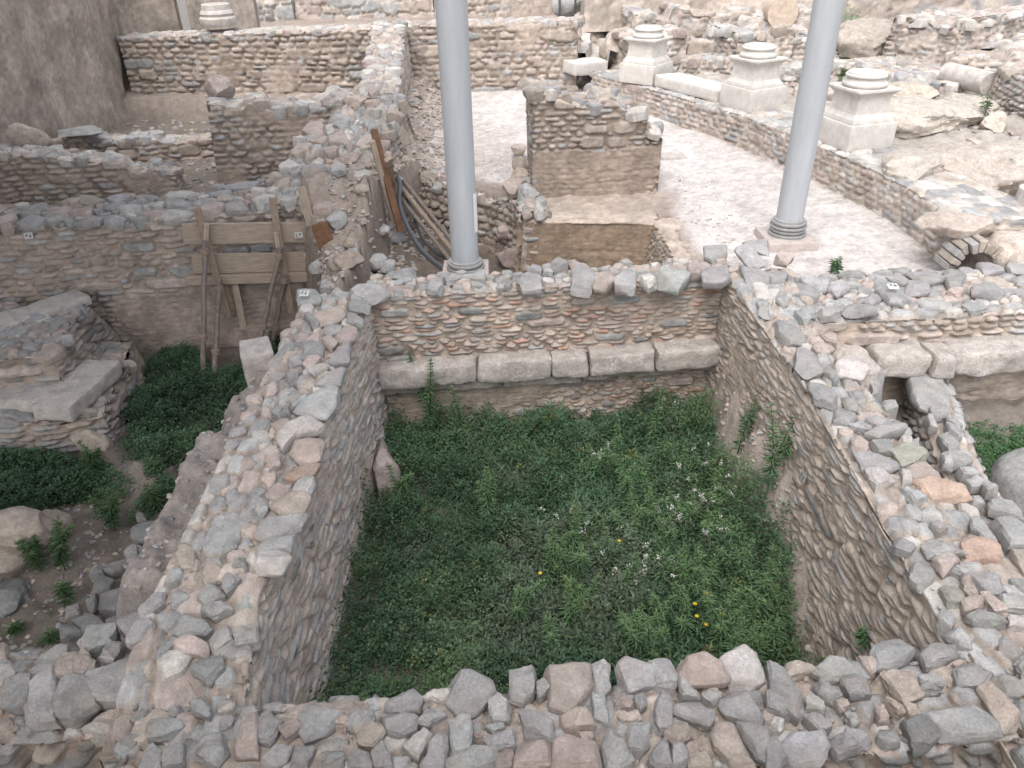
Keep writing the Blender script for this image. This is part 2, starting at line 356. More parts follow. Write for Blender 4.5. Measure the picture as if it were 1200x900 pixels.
# ------------------------------------------------------------------ single stones
def stone_mesh(poly, hgt, seed, n_out=20, rough=.012, bev=.018, facets=4, taper=.08, dome=.01, fine_=False):
    """rough slab: outline poly (list of xy about its centre), top near z=0, bottom at -hgt"""
    r = np.random.default_rng(seed)
    P = np.array(poly, float); Q = np.roll(P, -1, 0); L = np.hypot(*(Q - P).T); cum = np.concatenate([[0], np.cumsum(L)])
    t = np.linspace(0, cum[-1], n_out, endpoint=False)
    PP = np.vstack([P, P[:1]])
    ox = np.interp(t, cum, PP[:, 0]); oy = np.interp(t, cum, PP[:, 1])
    size = math.sqrt(max(1e-6, ox.std() * oy.std())) * 2
    bev = min(bev, size * .12, hgt * .3)
    rings = [(1 - taper * 1.2, -hgt), (1.0, -hgt * .72), (1.03, -hgt * .4), (1.01, -bev * 1.0), (1 - bev / size * 1.2, -bev * .15), (.82, dome * .3), (.56, dome * .7), (.3, dome), (.02, dome)]
    if fine_: rings = [r_ for a_, b_ in zip(rings, rings[1:]) for r_ in (a_, ((a_[0] + b_[0]) / 2, (a_[1] + b_[1]) / 2))] + [rings[-1]]
    V = []
    jr = fbm(np.cos(t / cum[-1] * 6.283) * 1.7, np.sin(t / cum[-1] * 6.283) * 1.7, None, seed, 3) * size * .06
    for k, (sc, z) in enumerate(rings):
        rr = np.hypot(ox, oy) + 1e-6; f = sc + (jr / rr) * (1 if z < -.001 or sc > .9 else .4)
        V.append(np.stack([ox * f, oy * f, np.full(n_out, z)], -1))
    V = np.array(V).reshape(-1, 3)
    # broken facets
    for k in range(facets):
        a = r.uniform(0, 6.283); el = r.uniform(.1, .7) if k % 2 else r.uniform(.95, 1.35)
        nv = np.array([math.cos(a) * math.cos(el), math.sin(a) * math.cos(el), math.sin(el)])
        dd = V @ nv; lim = np.quantile(dd, r.uniform(.82, .96) if k % 2 else r.uniform(.78, .97)); V = V - np.maximum(0, dd - lim)[:, None] * nv
    o = r.uniform(0, 50, 3); sc = 1 / max(.03, size * .5)
    nz = fbm(V[:, 0] * sc + o[0], V[:, 1] * sc + o[1], V[:, 2] * sc * 1.6 + o[2], seed, 4) * rough
    nx = fbm(V[:, 0] * sc + o[1], V[:, 1] * sc + o[2], V[:, 2] * sc * 2.5 + o[0], seed + 5, 4) * rough
    ny = fbm(V[:, 0] * sc + o[2], V[:, 1] * sc + o[0], V[:, 2] * sc * 2.5 + o[1], seed + 9, 4) * rough
    V = V + np.stack([nx * .7, ny * .7, nz], -1)
    nr = len(rings); i = np.arange(n_out); j = (i + 1) % n_out; F = []
    for k in range(nr - 1): F.append(np.stack([k * n_out + i, k * n_out + j, (k + 1) * n_out + j, (k + 1) * n_out + i], -1))
    F = np.concatenate(F)
    return V, F
def stone_col(key, seed, n):
    b = PC[key] if isinstance(key, str) else key
    r = np.random.default_rng(seed + 3)
    f = r.uniform(.85, 1.15); tint = 1 + r.uniform(-.018, .018, 3)
    return np.tile(np.clip(b * f * tint, .02, .75), (n, 1))
def add_stone(poly_xy, z, hgt, key, seed, name='capping_stone', wall=None, tilt=5, n_out=20, rough=.012, bev=.018, mat=None, facets=4, dome=.008, rot=None):
    P = np.array(poly_xy, float)
    a = .5 * np.sum(P[:, 0] * np.roll(P[:, 1], -1) - np.roll(P[:, 0], -1) * P[:, 1])
    if a < 0: P = P[::-1]
    c = P.mean(0)
    V, F = stone_mesh(P - c, hgt, seed, n_out, rough, bev, facets, dome=dome, fine_=n_out >= 22)
    o = mesh_np(name, V, F, stone_col(key, seed, len(V)), mat or M_STONE, True, None, 24)
    r = random.Random(seed)
    loc = np.array([c[0], c[1], z])
    if wall is not None:
        o.parent = wall.root; loc = loc - wall.org; wall.polys.append(np.array(poly_xy))
    o.location = loc
    o.rotation_euler = rot or (rad(r.uniform(-tilt, tilt)), rad(r.uniform(-tilt, tilt)), 0)
    return o
def inpoly(px, py, P):
    x, y = P[:, 0], P[:, 1]; x2, y2 = np.roll(x, -1), np.roll(y, -1)
    c = ((y > py) != (y2 > py)) & (px < (x2 - x) * (py - y) / (y2 - y + 1e-12) + x)
    return bool(c.sum() % 2)
def blob_poly(cx, cy, r, rnd, asp=None, ang=None):
    n = rnd.choice((5, 6, 6, 7, 8)); asp = asp or rnd.uniform(1.0, 1.75); ang = rnd.uniform(0, 3.14) if ang is None else ang
    a0 = rnd.uniform(0, 6.28); pts = []
    for k in range(n):
        a = a0 + (k + rnd.uniform(-.28, .28)) * 6.283 / n; q = r * rnd.uniform(.82, 1.12)
        u, v = q * math.cos(a) * math.sqrt(asp), q * math.sin(a) / math.sqrt(asp)
        pts.append((cx + u * math.cos(ang) - v * math.sin(ang), cy + u * math.sin(ang) + v * math.cos(ang)))
    return pts
def fill_caps(wall, rmin, rmax, nmax, seed, keys='ggggbbbppptww', hr=(.05, .09), zoff=.02, s0=0, s1=1e9, over=.03, tries=4000, fill=.86, n_out=18, rough=.012, name='capping_stone', tilt=6):
    rnd = random.Random(seed); made = 0; circ = []
    L = wall.s[-1]
    for P in wall.polys: circ.append((P[:, 0].mean(), P[:, 1].mean(), 0))
    for k in range(tries):
        if made >= nmax: break
        q = (k / tries); r = rmax + (rmin - rmax) * min(1, q * 1.3) ** .7; r *= rnd.uniform(.8, 1.15)
        ss = rnd.uniform(max(0, s0), min(L, s1)); T = float(np.interp(ss, wall.s, wall.T)); ww = rnd.uniform(-over + r * .6, T + over - r * .6)
        x = np.interp(ss, wall.s, wall.x); y = np.interp(ss, wall.s, wall.y); tx = np.interp(ss, wall.s, wall.tx); ty = np.interp(ss, wall.s, wall.ty)
        X = x - ty * ww; Y = y + tx * ww; z = float(np.interp(ss, wall.s, wall.z1))
        if any(math.hypot(X - a, Y - b) < (r + c) * fill for a, b, c in circ if c > 0): continue
        bad = False
        for P in wall.polys[:wall_manual.get(id(wall), 0)]:
            if abs(P[:, 0].mean() - X) > .6 or abs(P[:, 1].mean() - Y) > .6: continue
            for a in range(8):
                if inpoly(X + .8 * r * math.cos(a * .785), Y + .8 * r * math.sin(a * .785), P): bad = True; break
            if bad or inpoly(X, Y, P): bad = True; break
        if bad: continue
        circ.append((X, Y, r)); made += 1
        hh = rnd.uniform(*hr)
        add_stone(blob_poly(X, Y, r, rnd, ang=math.atan2(ty, tx) + rnd.uniform(-.5, .5)), z + zoff + rnd.uniform(-.015, .015), hh + .04, rnd.choice(keys), seed * 1000 + k, name, wall, tilt, n_out, rough)
    return made
wall_manual = {}

def rock(name, loc, dims, seed, key='g', label=None, cat='rock', rz=0, sub=4, rough=.2, facets=11, mat=None, group=None, parent=None, flat=.0, tilt=(0, 0), smooth=35):
    bm = bmesh.new(); bmesh.ops.create_icosphere(bm, subdivisions=sub, radius=1)
    me = bpy.data.meshes.new(name); bm.to_mesh(me); bm.free()
    V = np.empty(len(me.vertices) * 3, np.float32); me.vertices.foreach_get('co', V); V = V.reshape(-1, 3).astype(float)
    r = np.random.default_rng(seed); o = r.uniform(0, 50, 3)
    V = np.sign(V) * np.abs(V) ** .8
    for k in range(facets):
        nv = r.normal(size=3); nv /= np.linalg.norm(nv); dd = V @ nv; lim = r.uniform(.62, .92); V -= np.maximum(0, dd - lim)[:, None] * nv
    nv = V / (np.linalg.norm(V, axis=1)[:, None] + 1e-6)
    V += nv * (fbm(V[:, 0] * 1.6 + o[0], V[:, 1] * 1.6 + o[1], V[:, 2] * 1.6 + o[2], seed, 6) * rough + fbm(V[:, 0] * 6 + o[1], V[:, 1] * 6, V[:, 2] * 6, seed + 8, 3) * rough * .2)[:, None]
    V *= np.array(dims) / 2
    me.vertices.foreach_set('co', V.astype(np.float32).ravel())
    me.polygons.foreach_set('use_smooth', np.ones(len(me.polygons), bool)); me.update()
    me.set_sharp_from_angle(angle=rad(smooth))
    c = stone_col(key, seed, len(V)); a = me.attributes.new('Col', 'FLOAT_COLOR', 'POINT'); c4 = np.ones((len(V), 4), np.float32); c4[:, :3] = c; a.data.foreach_set('color', c4.ravel())
    me.materials.append(mat or M_BOULD)
    ob = bpy.data.objects.new(name, me); COL.objects.link(ob); ob.location = loc; ob.rotation_euler = (*tilt, rz)
    if parent is not None: ob.parent = parent
    if label: tag(ob, label, cat, group)
    return ob

def block(name, p0, p1, depth, z0, z1, seed, parent=None, org=(0, 0, 0), mat=None, rough=.014, res=.035, bev=.02, col=None):
    """hewn block: front bottom edge p0->p1 (plan), running back by depth, with worn edges"""
    p0 = np.array(p0, float); p1 = np.array(p1, float); t = p1 - p0; L = np.hypot(*t); t /= L; nb = np.array([-t[1], t[0]])
    bm = bmesh.new(); bmesh.ops.create_cube(bm, size=1)
    for v in bm.verts: v.co = Vector(((v.co.x + .5) * L, (v.co.y + .5) * depth, z0 + (v.co.z + .5) * (z1 - z0)))
    bmesh.ops.bevel(bm, geom=bm.edges[:], offset=bev, segments=2, profile=.6, affect='EDGES')
    for k in range(7):
        es = [e for e in bm.edges if e.calc_length() > res * 1.9]
        if not es: break
        bmesh.ops.subdivide_edges(bm, edges=es, cuts=1, use_grid_fill=True)
    bmesh.ops.triangulate(bm, faces=[f for f in bm.faces if len(f.verts) > 4])
    V = np.array([v.co[:] for v in bm.verts]); r = np.random.default_rng(seed); o = r.uniform(0, 40, 3)
    c = V.mean(0); d = (V - c) / np.array([L, depth, z1 - z0]) * 2
    edge = np.sort(np.abs(d), axis=1)[:, 1]
    wear = sst(.8, 1.0, edge) * np.maximum(0, fbm(V[:, 0] * 4 + o[0], V[:, 1] * 4, V[:, 2] * 4 + o[1], seed + 1, 3) + .2) * rough * 3
    nn = [fbm(V[:, 0] * 5 + o[k], V[:, 1] * 5 + o[(k + 1) % 3], V[:, 2] * 5 + o[(k + 2) % 3], seed + k * 7, 5) * rough for k in range(3)]
    V2 = V + np.stack(nn, -1) - (V - c) * wear[:, None] * .8
    for v, q in zip(bm.verts, V2):
        w = p0 + t * q[0] + nb * q[1]; v.co = Vector((w[0] - org[0], w[1] - org[1], q[2] - org[2]))
    bmesh.ops.recalc_face_normals(bm, faces=bm.faces[:])
    return bm_obj(name, bm, mat or M_LIME, parent, 40, col=col)

def tube(name, pts, r, mat, parent=None, seg=10, jitter=0.0, seed=0, cap=True, r2=None):
    P = np.array(pts, float); n = len(P); V = []; F = []
    T = np.gradient(P, axis=0); T /= np.linalg.norm(T, axis=1)[:, None]
    ref = np.array([0, 0, 1.0]) if abs(T[0][2]) < .9 else np.array([1.0, 0, 0])
    for k in range(n):
        a = np.cross(T[k], ref); a /= np.linalg.norm(a); b = np.cross(T[k], a)
        rr = r if r2 is None else r + (r2 - r) * k / (n - 1)
        for q in range(seg):
            an = q / seg * 6.283; V.append(P[k] + (a * math.cos(an) + b * math.sin(an)) * rr)
    for k in range(n - 1):
        for q in range(seg): F.append((k * seg + q, k * seg + (q + 1) % seg, (k + 1) * seg + (q + 1) % seg, (k + 1) * seg + q))
    me = bpy.data.meshes.new(name); fs = list(F)
    if cap: fs += [tuple(range(seg)), tuple(range((n - 1) * seg, n * seg))]
    me.from_pydata([tuple(v) for v in V], [], fs); me.update()
    bm = bmesh.new(); bm.from_mesh(me); bmesh.ops.recalc_face_normals(bm, faces=bm.faces[:]); bpy.data.meshes.remove(me)
    return bm_obj(name, bm, mat, parent, 40)
def beam(name, a, b, wd, tk, mat, parent=None, roll=0.0, seed=0, facing=(0, -1, 0), jag=True):
    """board from a to b: wd across the view, tk thick towards FACING; object origin at a, long axis = local x"""
    a = Vector(a); b = Vector(b); X = (b - a); L = X.length; X.normalize(); Y = Vector(facing); Y = (Y - X * Y.dot(X)).normalized(); Z = X.cross(Y)
    bm = bmesh.new(); nseg = max(2, int(L / .15)); r = random.Random(seed); rows = []
    for k in range(nseg + 1):
        x = L * k / nseg; w2 = wd / 2 * (1 + r.uniform(-.03, .03)); dz = r.uniform(-.003, .003)
        rows.append([bm.verts.new((x, sy * tk / 2 + dz, sz * w2)) for sy, sz in ((-1, -1), (1, -1), (1, 1), (-1, 1))])
    for k in range(nseg):
        for q in range(4): bm.faces.new((rows[k][q], rows[k][(q + 1) % 4], rows[k + 1][(q + 1) % 4], rows[k + 1][q]))
    bm.faces.new(rows[0]); bm.faces.new(rows[-1][::-1])
    if jag:
        for v in rows[0] + rows[-1]: v.co.x += r.uniform(-.015, .015)
    bmesh.ops.recalc_face_normals(bm, faces=bm.faces[:])
    bmesh.ops.bevel(bm, geom=[e for e in bm.edges if abs((e.verts[0].co - e.verts[1].co).normalized().x) > .9], offset=.004, segments=1, affect='EDGES')
    o = bm_obj(name, bm, mat, None)
    M = Matrix(((X.x, Y.x, Z.x, a.x), (X.y, Y.y, Z.y, a.y), (X.z, Y.z, Z.z, a.z), (0, 0, 0, 1)))
    if parent is not None: o.parent = parent; M = Matrix.Translation(-Vector(parent.location)) @ M
    o.matrix_local = M
    return o
def lathe(name, prof, seg, mat, parent=None, loc=(0, 0, 0), square=False, smooth=35):
    bm = bmesh.new(); rows = []
    for r, z in prof:
        if square: rows.append([bm.verts.new((sx * r, sy * r, z)) for sx, sy in ((-1, -1), (1, -1), (1, 1), (-1, 1))])
        else: rows.append([bm.verts.new((r * math.cos(k / seg * 6.28318), r * math.sin(k / seg * 6.28318), z)) for k in range(seg)])
    n = len(rows[0])
    for a, b in zip(rows, rows[1:]):
        for k in range(n): bm.faces.new((a[k], a[(k + 1) % n], b[(k + 1) % n], b[k]))
    bm.faces.new(rows[0][::-1]); bm.faces.new(rows[-1])
    if square: bmesh.ops.bevel(bm, geom=[e for e in bm.edges if abs(e.verts[0].co.z - e.verts[1].co.z) > .01], offset=.008, segments=2, affect='EDGES')
    return bm_obj(name, bm, mat, parent, smooth, loc)

# ================================================================== GROUND
def sdpoly(X, Y, P):
    P = np.array(P, float); d = np.full(X.shape, 1e9); ins = np.zeros(X.shape, bool)
    for a, b in zip(P, np.roll(P, -1, 0)):
        ex, ey = b - a; wx, wy = X - a[0], Y - a[1]; t = np.clip((wx * ex + wy * ey) / (ex * ex + ey * ey), 0, 1)
        d = np.minimum(d, np.hypot(wx - ex * t, wy - ey * t))
        c = ((a[1] > Y) != (b[1] > Y)) & (X < (b[0] - a[0]) * (Y - a[1]) / (b[1] - a[1] + 1e-12) + a[0]); ins ^= c
    return np.where(ins, -d, d)
PIT = [(-1.75, 7.35), (2.0, 7.35), (2.02, 9.52), (.25, 9.75), (.12, 10.2), (-.5, 10.7), (-1.25, 11.4), (-1.7, 10.2)]
APSE = [(1.75, 16.4), (2.15, 15.75), (2.66, 15.0), (3.5, 13.4), (3.86, 12.65), (4.36, 11.1), (4.58, 10.3), (4.82, 9.0), (4.86, 8.1), (4.72, 7.25)]
GRAV = [(-1.15, 17.4), (1.6, 17.3)] + APSE + [(4.6, 6.9), (2.3, 7.0), (2.15, 8.4), (2.2, 9.6), (2.3, 10.4), (.15, 10.7), (-1.1, 12.0)]
def ground_z(X, Y, want=False):
    n1 = fbm(X * .9, Y * .9, None, 501, 4); n2 = fbm(X * 3.5, Y * 3.5, None, 502, 4); n3 = fbm(X * 14, Y * 14, None, 503, 3)
    wob = n1 * .10 + n2 * .05
    def mask(P, wd, nz=1.0): return sst(-wd, wd, -sdpoly(X, Y, P) + wob * nz)
    z = np.full(X.shape, 1.5)
    dirt = np.array([.25, .205, .175]); col = np.tile(np.array([.30, .25, .215]), X.shape + (1,)); grav = np.zeros(X.shape)
    def paint(m, c):
        nonlocal col; col = col + (np.array(c) - col) * m[..., None]
    m = mask([(-20, 10.5), (-3.0, 10.7), (-2.6, 11.5), (-2.8, 17.2), (-20, 17.6)], .12); z = z + (1.12 - z) * m; paint(m, (.21, .178, .152))
    m = sst(18.2, 20, Y); z = z + .5 * m
    m = sst(-1.0, -2.1, X) * sst(8.6, 9.6, Y) * sst(17.6, 16.5, Y) * sst(-3.2, -2.5, X); z = z + .5 * m * (1 + n2 * .3)
    m = mask([(5.3, 6.9), (5.15, 9.6), (4.6, 12), (3.9, 14), (3.0, 15.9), (2.2, 17.5), (2.0, 60), (60, 60), (60, 6.9)], .15)
    z = z + (1.93 + .035 * np.maximum(0, Y - 15) - z) * m; paint(m, (.37, .335, .30)); z = z + m * n1 * .28
    m = mask([(6.0, 7.2), (5.9, 9.6), (7.5, 10.2), (12, 10), (12, 7)], .25); z = z - .25 * m; paint(m, (.36, .30, .25))
    # sunken pit behind the room
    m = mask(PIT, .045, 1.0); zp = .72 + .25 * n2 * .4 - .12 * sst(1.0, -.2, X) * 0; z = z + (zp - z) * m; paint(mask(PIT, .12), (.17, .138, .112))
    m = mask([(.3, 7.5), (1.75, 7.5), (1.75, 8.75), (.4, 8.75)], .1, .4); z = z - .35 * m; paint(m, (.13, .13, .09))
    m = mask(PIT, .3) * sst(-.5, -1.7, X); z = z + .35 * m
    # excavation left of the room and the room itself
    TR = [(-20, 9.5), (-2.75, 9.5), (-2.3, 8.5), (-2.0, 7.25), (-1.45, 7.3), (2.4, 7.5), (2.62, .5), (-20, .5)]
    m = mask(TR, .22, 1.2); z = z + (0.0 + .12 * n1 - z) * m; paint(m, (.165, .138, .118))
    m2 = sst(-3.0, -2.35, X + wob * .9) * sst(7.0, 6.0, Y) * sst(-1.2, -1.8, X) * sst(2.6, 3.4, Y); z = z + (1.36 + .2 * n2) * m2 * m * sst(-1.98, -2.12, X); paint(sst(.05, .3, m2) * m, (.25, .222, .208))
    m3 = sst(1.95, 2.38, X + wob * 1.3 - .12 * sst(5.0, 3.5, Y)) * sst(3.0, 3.6, Y) * sst(7.2, 6.9, Y) * m; z = z + (.85 + .35 * n2 + .1 * n3) * m3; paint(sst(.02, .25, m3), (.36, .31, .275))
    m4 = sst(-1.25, -1.5, X + wob * .6) * sst(-2.0, -1.9, X) * m; z = z + .35 * m4; paint(m4, (.25, .205, .175))
    m5 = np.exp(-(((X + 4.75) / .55) ** 2 + ((Y - 5.2) / .35) ** 2)); z = z + .32 * m5; paint(np.clip(m5 * 1.6, 0, 1), (.26, .23, .205))
    m5 = np.exp(-(((X + 3.9) / .35) ** 2 + ((Y - 6.2) / .3) ** 2)); z = z + .15 * m5; paint(np.clip(m5 * 1.2, 0, 1), (.25, .215, .185))
    m6 = mask([(-3.6, 7.1), (-2.9, 7.1), (-2.6, 6.3), (-3.3, 6.2)], .15); paint(m6 * .7, (.22, .19, .17))
    # yard right of the room
    m = mask([(2.6, .3), (2.6, 6.75), (20, 6.95), (20, .3)], .1, .5); z = z + (.74 + .1 * n1 - z) * m; paint(m, (.20, .175, .155))
    m = mask([(2.8, 1), (2.85, 6.1), (3.45, 6.1), (3.3, 3.6), (3.2, 1)], .08, .4); z = z - .3 * m
    m = mask([(5.0, 7.1), (12, 7.3), (12, 8.3), (5.0, 8.2)], .12); z = z + (1.9 - z) * m; paint(m, (.40, .35, .31))
    g = mask(GRAV, .16, 1.6); paint(g, (.55, .505, .48)); grav = g
    g2 = mask([(.3, 9.7), (1.9, 9.5), (2.2, 10.4), (.25, 10.4)], .15); paint(g2, (.40, .335, .285)); grav = grav * (1 - g2)
    g3 = mask([(-1.3, 12.2), (-.3, 11.3), (.2, 12.3), (0, 14), (-1.6, 15.6)], .35) * .55; paint(g3, (.42, .36, .32))
    z = z + n2 * .05 * (1 - .75 * grav) + n3 * .018 * (1 - .4 * grav)
    if not want: return z
    col = col * (1 + .22 * n2 + .25 * n3)[..., None]
    return z, np.clip(col, .01, .8), grav
def gz(x, y): return float(ground_z(np.array([[float(x)]]), np.array([[float(y)]]))[0, 0])

def make_ground():
    nu, nv = 560, 520
    yy = np.exp(np.linspace(math.log(1.0), math.log(46), nv)); u = np.linspace(-1, 1, nu)
    Y = np.repeat(yy[:, None], nu, 1); X = u[None, :] * (Y * .95 + 2.6)
    z, col, grav = ground_z(X, Y, True)
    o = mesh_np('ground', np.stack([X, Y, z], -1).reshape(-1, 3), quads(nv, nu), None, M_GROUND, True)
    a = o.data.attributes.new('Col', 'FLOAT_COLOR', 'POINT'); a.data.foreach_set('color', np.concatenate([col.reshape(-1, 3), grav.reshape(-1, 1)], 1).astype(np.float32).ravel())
    tag(o, kind='structure')
    # far ground out to the horizon, outside the surveyed sheet
    R = 600; V = []; F = []
    for x0, x1, y0, y1, zz in ((-R, R, 45, R, 2.9), (-R, -44, .9, 45, 1.4), (44, R, .9, 45, 1.9), (-R, R, -R, .9, -.4)):
        k = len(V); V += [(x0, y0, zz), (x1, y0, zz), (x1, y1, zz), (x0, y1, zz)]; F.append((k, k + 1, k + 2, k + 3))
    f = mesh_np('terrain', V, F, np.tile([.26, .23, .2], (len(V), 1)), M_GROUND, False); tag(f, kind='structure')
# gravel chips in the ground material
def ground_mat():
    t = M_GROUND.node_tree; N = t.nodes.new; L = t.links.new
    b = [n for n in t.nodes if n.type == 'BSDF_PRINCIPLED'][0]; at = [n for n in t.nodes if n.type == 'ATTRIBUTE'][0]
    lk = b.inputs['Base Color'].links[0]; src = lk.from_socket
    geo = [n for n in t.nodes if n.type == 'NEW_GEOMETRY'][0]
    vo = N('ShaderNodeTexVoronoi'); vo.inputs['Scale'].default_value = 26; L(geo.outputs['Position'], vo.inputs['Vector'])
    sp = N('ShaderNodeSeparateColor'); L(vo.outputs['Color'], sp.inputs[0])
    mr = N('ShaderNodeMapRange'); mr.inputs[3].default_value = .88; mr.inputs[4].default_value = 1.07; L(sp.outputs[0], mr.inputs[0])
    sc = N('ShaderNodeVectorMath'); sc.operation = 'SCALE'; L(src, sc.inputs[0]); L(mr.outputs[0], sc.inputs['Scale'])
    mx = N('ShaderNodeMix'); mx.data_type = 'RGBA'; L(at.outputs['Alpha'], mx.inputs[0]); L(src, mx.inputs[6]); L(sc.outputs[0], mx.inputs[7]); L(mx.outputs[2], b.inputs['Base Color'])
ground_mat()
make_ground()

# ================================================================== MAIN ROOM WALLS
def nsm(zsplit, amt, soft=.12): return lambda S, Z: amt * sst(zsplit + soft, zsplit - soft, Z)
wW = ruin_wall('room_wall', 'long rubble wall with stone cap between weedy room and dark trench', [(-1.30, 2.16), (-1.43, 3.0), (-1.42, 5), (-1.38, 6.85)], .62, -.1, 1.78, .0115, 21, .32, .037, PAL_W * 1.15, MORT * 1.15, .021, .005, .3, .08, batter=.03, sink=.03, smearfn=nsm(.45, .35), group='walls of the weedy room')
wN = ruin_wall('room_wall', 'brick and rubble wall closing the weedy room below the gravel floor, with pale block ledge', [(-1.42, 6.83), (.3, 6.97), (2.28, 7.2)], .4, -.1, 1.76, .0115, 22, .2, .046, PAL_N, MORT, .024, .007, .1, .28, smearfn=nsm(.98, .62, .04), pal2=PAL_BRICK, brick=.58, sink=.025, group='walls of the weedy room')
wE = ruin_wall('room_wall', 'broad rubble wall with blue grey cap stones beside the stone drain', [(2.2, 7.2), (2.29, 5.2), (2.25, 3.2), (2.2, 1.7)], [.66, .46, .6, .66], -.1, 1.78, .0115, 23, .32, .036, PAL_E * 1.12, MORT * 1.12, .02, .005, .2, .08, batter=.02, sink=.03, smearfn=nsm(.5, .4), group='walls of the weedy room', topmort=MORT_P)
wS = ruin_wall('room_wall', 'nearest rubble wall topped with big grey and pink stones across the weedy room', [(-1.78, 1.84), (.3, 1.92), (2.3, 2.06)], .46, .6, 1.78, .0125, 24, .2, .06, PAL_DARK, MORT_D, .05, .014, .05, .15, back=True, sink=.03, group='walls of the weedy room')
wSW = ruin_wall('stub_wall', 'short dry stone stub wall with large pale slabs running out from the room corner', [(-3.0, 2.36), (-2.35, 2.33), (-1.72, 2.4)], .55, -.1, 1.5, .0125, 25, .26, .065, PAL_DARK, MORT_D, .06, .016, .0, .15, back=True, topmort=MORT_D, sink=.03)
wNE = ruin_wall('yard_wall', 'low rubble wall over pale ledge blocks beside the gravel floor', [(2.8, 6.16), (4.3, 6.24), (6.2, 6.4)], .98, .55, 1.74, .014, 26, .24, .062, PAL_L, MORT, .036, .008, .3, .22, smearfn=nsm(1.15, .5, .05), sink=.02)

# ---- traced cap stones (outline, colour), each a real slab lying on its wall
def trace(wall, z, origin, txt, base_seed, hgt=(.07, .11), n_out=24, rough=.012, lift=.035, tilt=3.5, fc=(2, 3, 4, 5)):
    k = 0
    for line in txt.strip().splitlines():
        a = line.split(); key = a[0]; pts = [tuple(float(v) for v in q.split(',')) for q in a[1:]]
        poly = [PX(origin[0] + px / 4, origin[1] + py / 4, z) for px, py in pts]
        r = random.Random(base_seed + k); P = np.array(poly); c = P.mean(0); P = c + (P - c) * 1.18
        add_stone(P, z - .004 + r.uniform(.0, lift), r.uniform(*hgt), key, base_seed + k, 'capping_stone', wall, tilt, int(n_out * 1.35), rough * 1.5, facets=r.choice(fc))
        k += 1
S_A = """g 200,690 265,615 370,610 400,650 330,730 240,765
p 110,715 165,675 215,710 150,775
g 0,650 50,640 115,690 95,740 60,780 0,770
p 375,660 420,640 440,660 415,715 375,705
g 440,650 480,625 540,625 550,665 490,720 435,700
b 610,625 640,565 715,525 775,570 755,625 700,640
g 605,640 700,620 750,660 740,710 670,745 610,720
t 470,720 580,685 600,740 550,795 490,785
w 700,790 765,700 820,740 760,840
g 780,890 820,780 890,690 895,800 870,895
g 915,680 1000,660 1015,720 1000,820 930,830
g 755,680 800,625 890,625 900,650 810,690
w 780,560 860,530 910,535 900,580 800,575
b 900,500 960,465 1010,455 1090,495 1105,545 1030,620 970,650 910,590
g 1090,575 1140,560 1190,590 1180,670 1110,660
g 1075,700 1130,675 1180,690 1120,730
p 1030,735 1060,725 1090,745 1060,775 1030,765
g 1050,780 1130,740 1200,735 1200,790 1120,810
g 900,860 1010,800 1110,800 1120,900 920,900
p 1125,830 1200,795 1200,900 1130,900
g 430,830 470,800 520,820 540,900 440,900
g 540,830 590,780 630,880 560,885
g 25,870 80,800 160,790 140,860 80,890
b 165,890 190,820 270,805 230,890
g 315,840 400,815 405,890 320,900"""
S_B = """g 0,450 90,430 110,460 100,540 60,590 0,570
p 170,440 200,420 350,412 370,440 375,560 260,615 190,590
g 375,390 410,380 450,430 455,520 430,545 385,530
g 495,420 540,380 600,375 660,430 668,490 560,522 510,490
g 650,400 740,390 780,460 760,520 730,530 680,500
p 770,400 900,370 980,420 1000,490 920,500 820,490
w 965,385 1090,328 1140,370 1175,470 1090,520 1040,500
b 110,510 150,495 175,530 130,560
b 45,630 110,595 180,660 195,760 150,780 70,730
p 240,650 340,610 385,680 380,710 260,710
b 380,560 430,550 450,640 440,680 390,650
p 485,570 520,550 565,590 550,610 490,605
b 570,570 610,548 628,600 590,618
t 500,640 580,625 600,660 540,690
g 675,560 710,535 755,600 740,700 700,715 675,660
b 760,600 820,592 945,620 910,690 770,640
b 785,500 810,500 880,570 800,565
b 985,590 1010,525 1110,545 1180,620 1150,690 1010,640
p 720,740 760,685 830,690 840,740 780,785
b 430,780 470,690 520,740 560,850 490,895 450,880
g 545,800 560,700 635,700 630,790 590,830
b 640,850 720,770 750,890 680,895
b 755,795 815,790 825,895 760,895
p 0,790 140,775 175,800 170,870 0,890
p 180,790 250,755 370,780 420,890 180,895
p 305,730 380,730 385,780 340,775
t 945,740 970,680 1040,700 1125,895 1080,890 960,790
b 1060,700 1120,690 1200,730 1200,850 1140,820
t 830,830 900,820 970,890 840,895"""
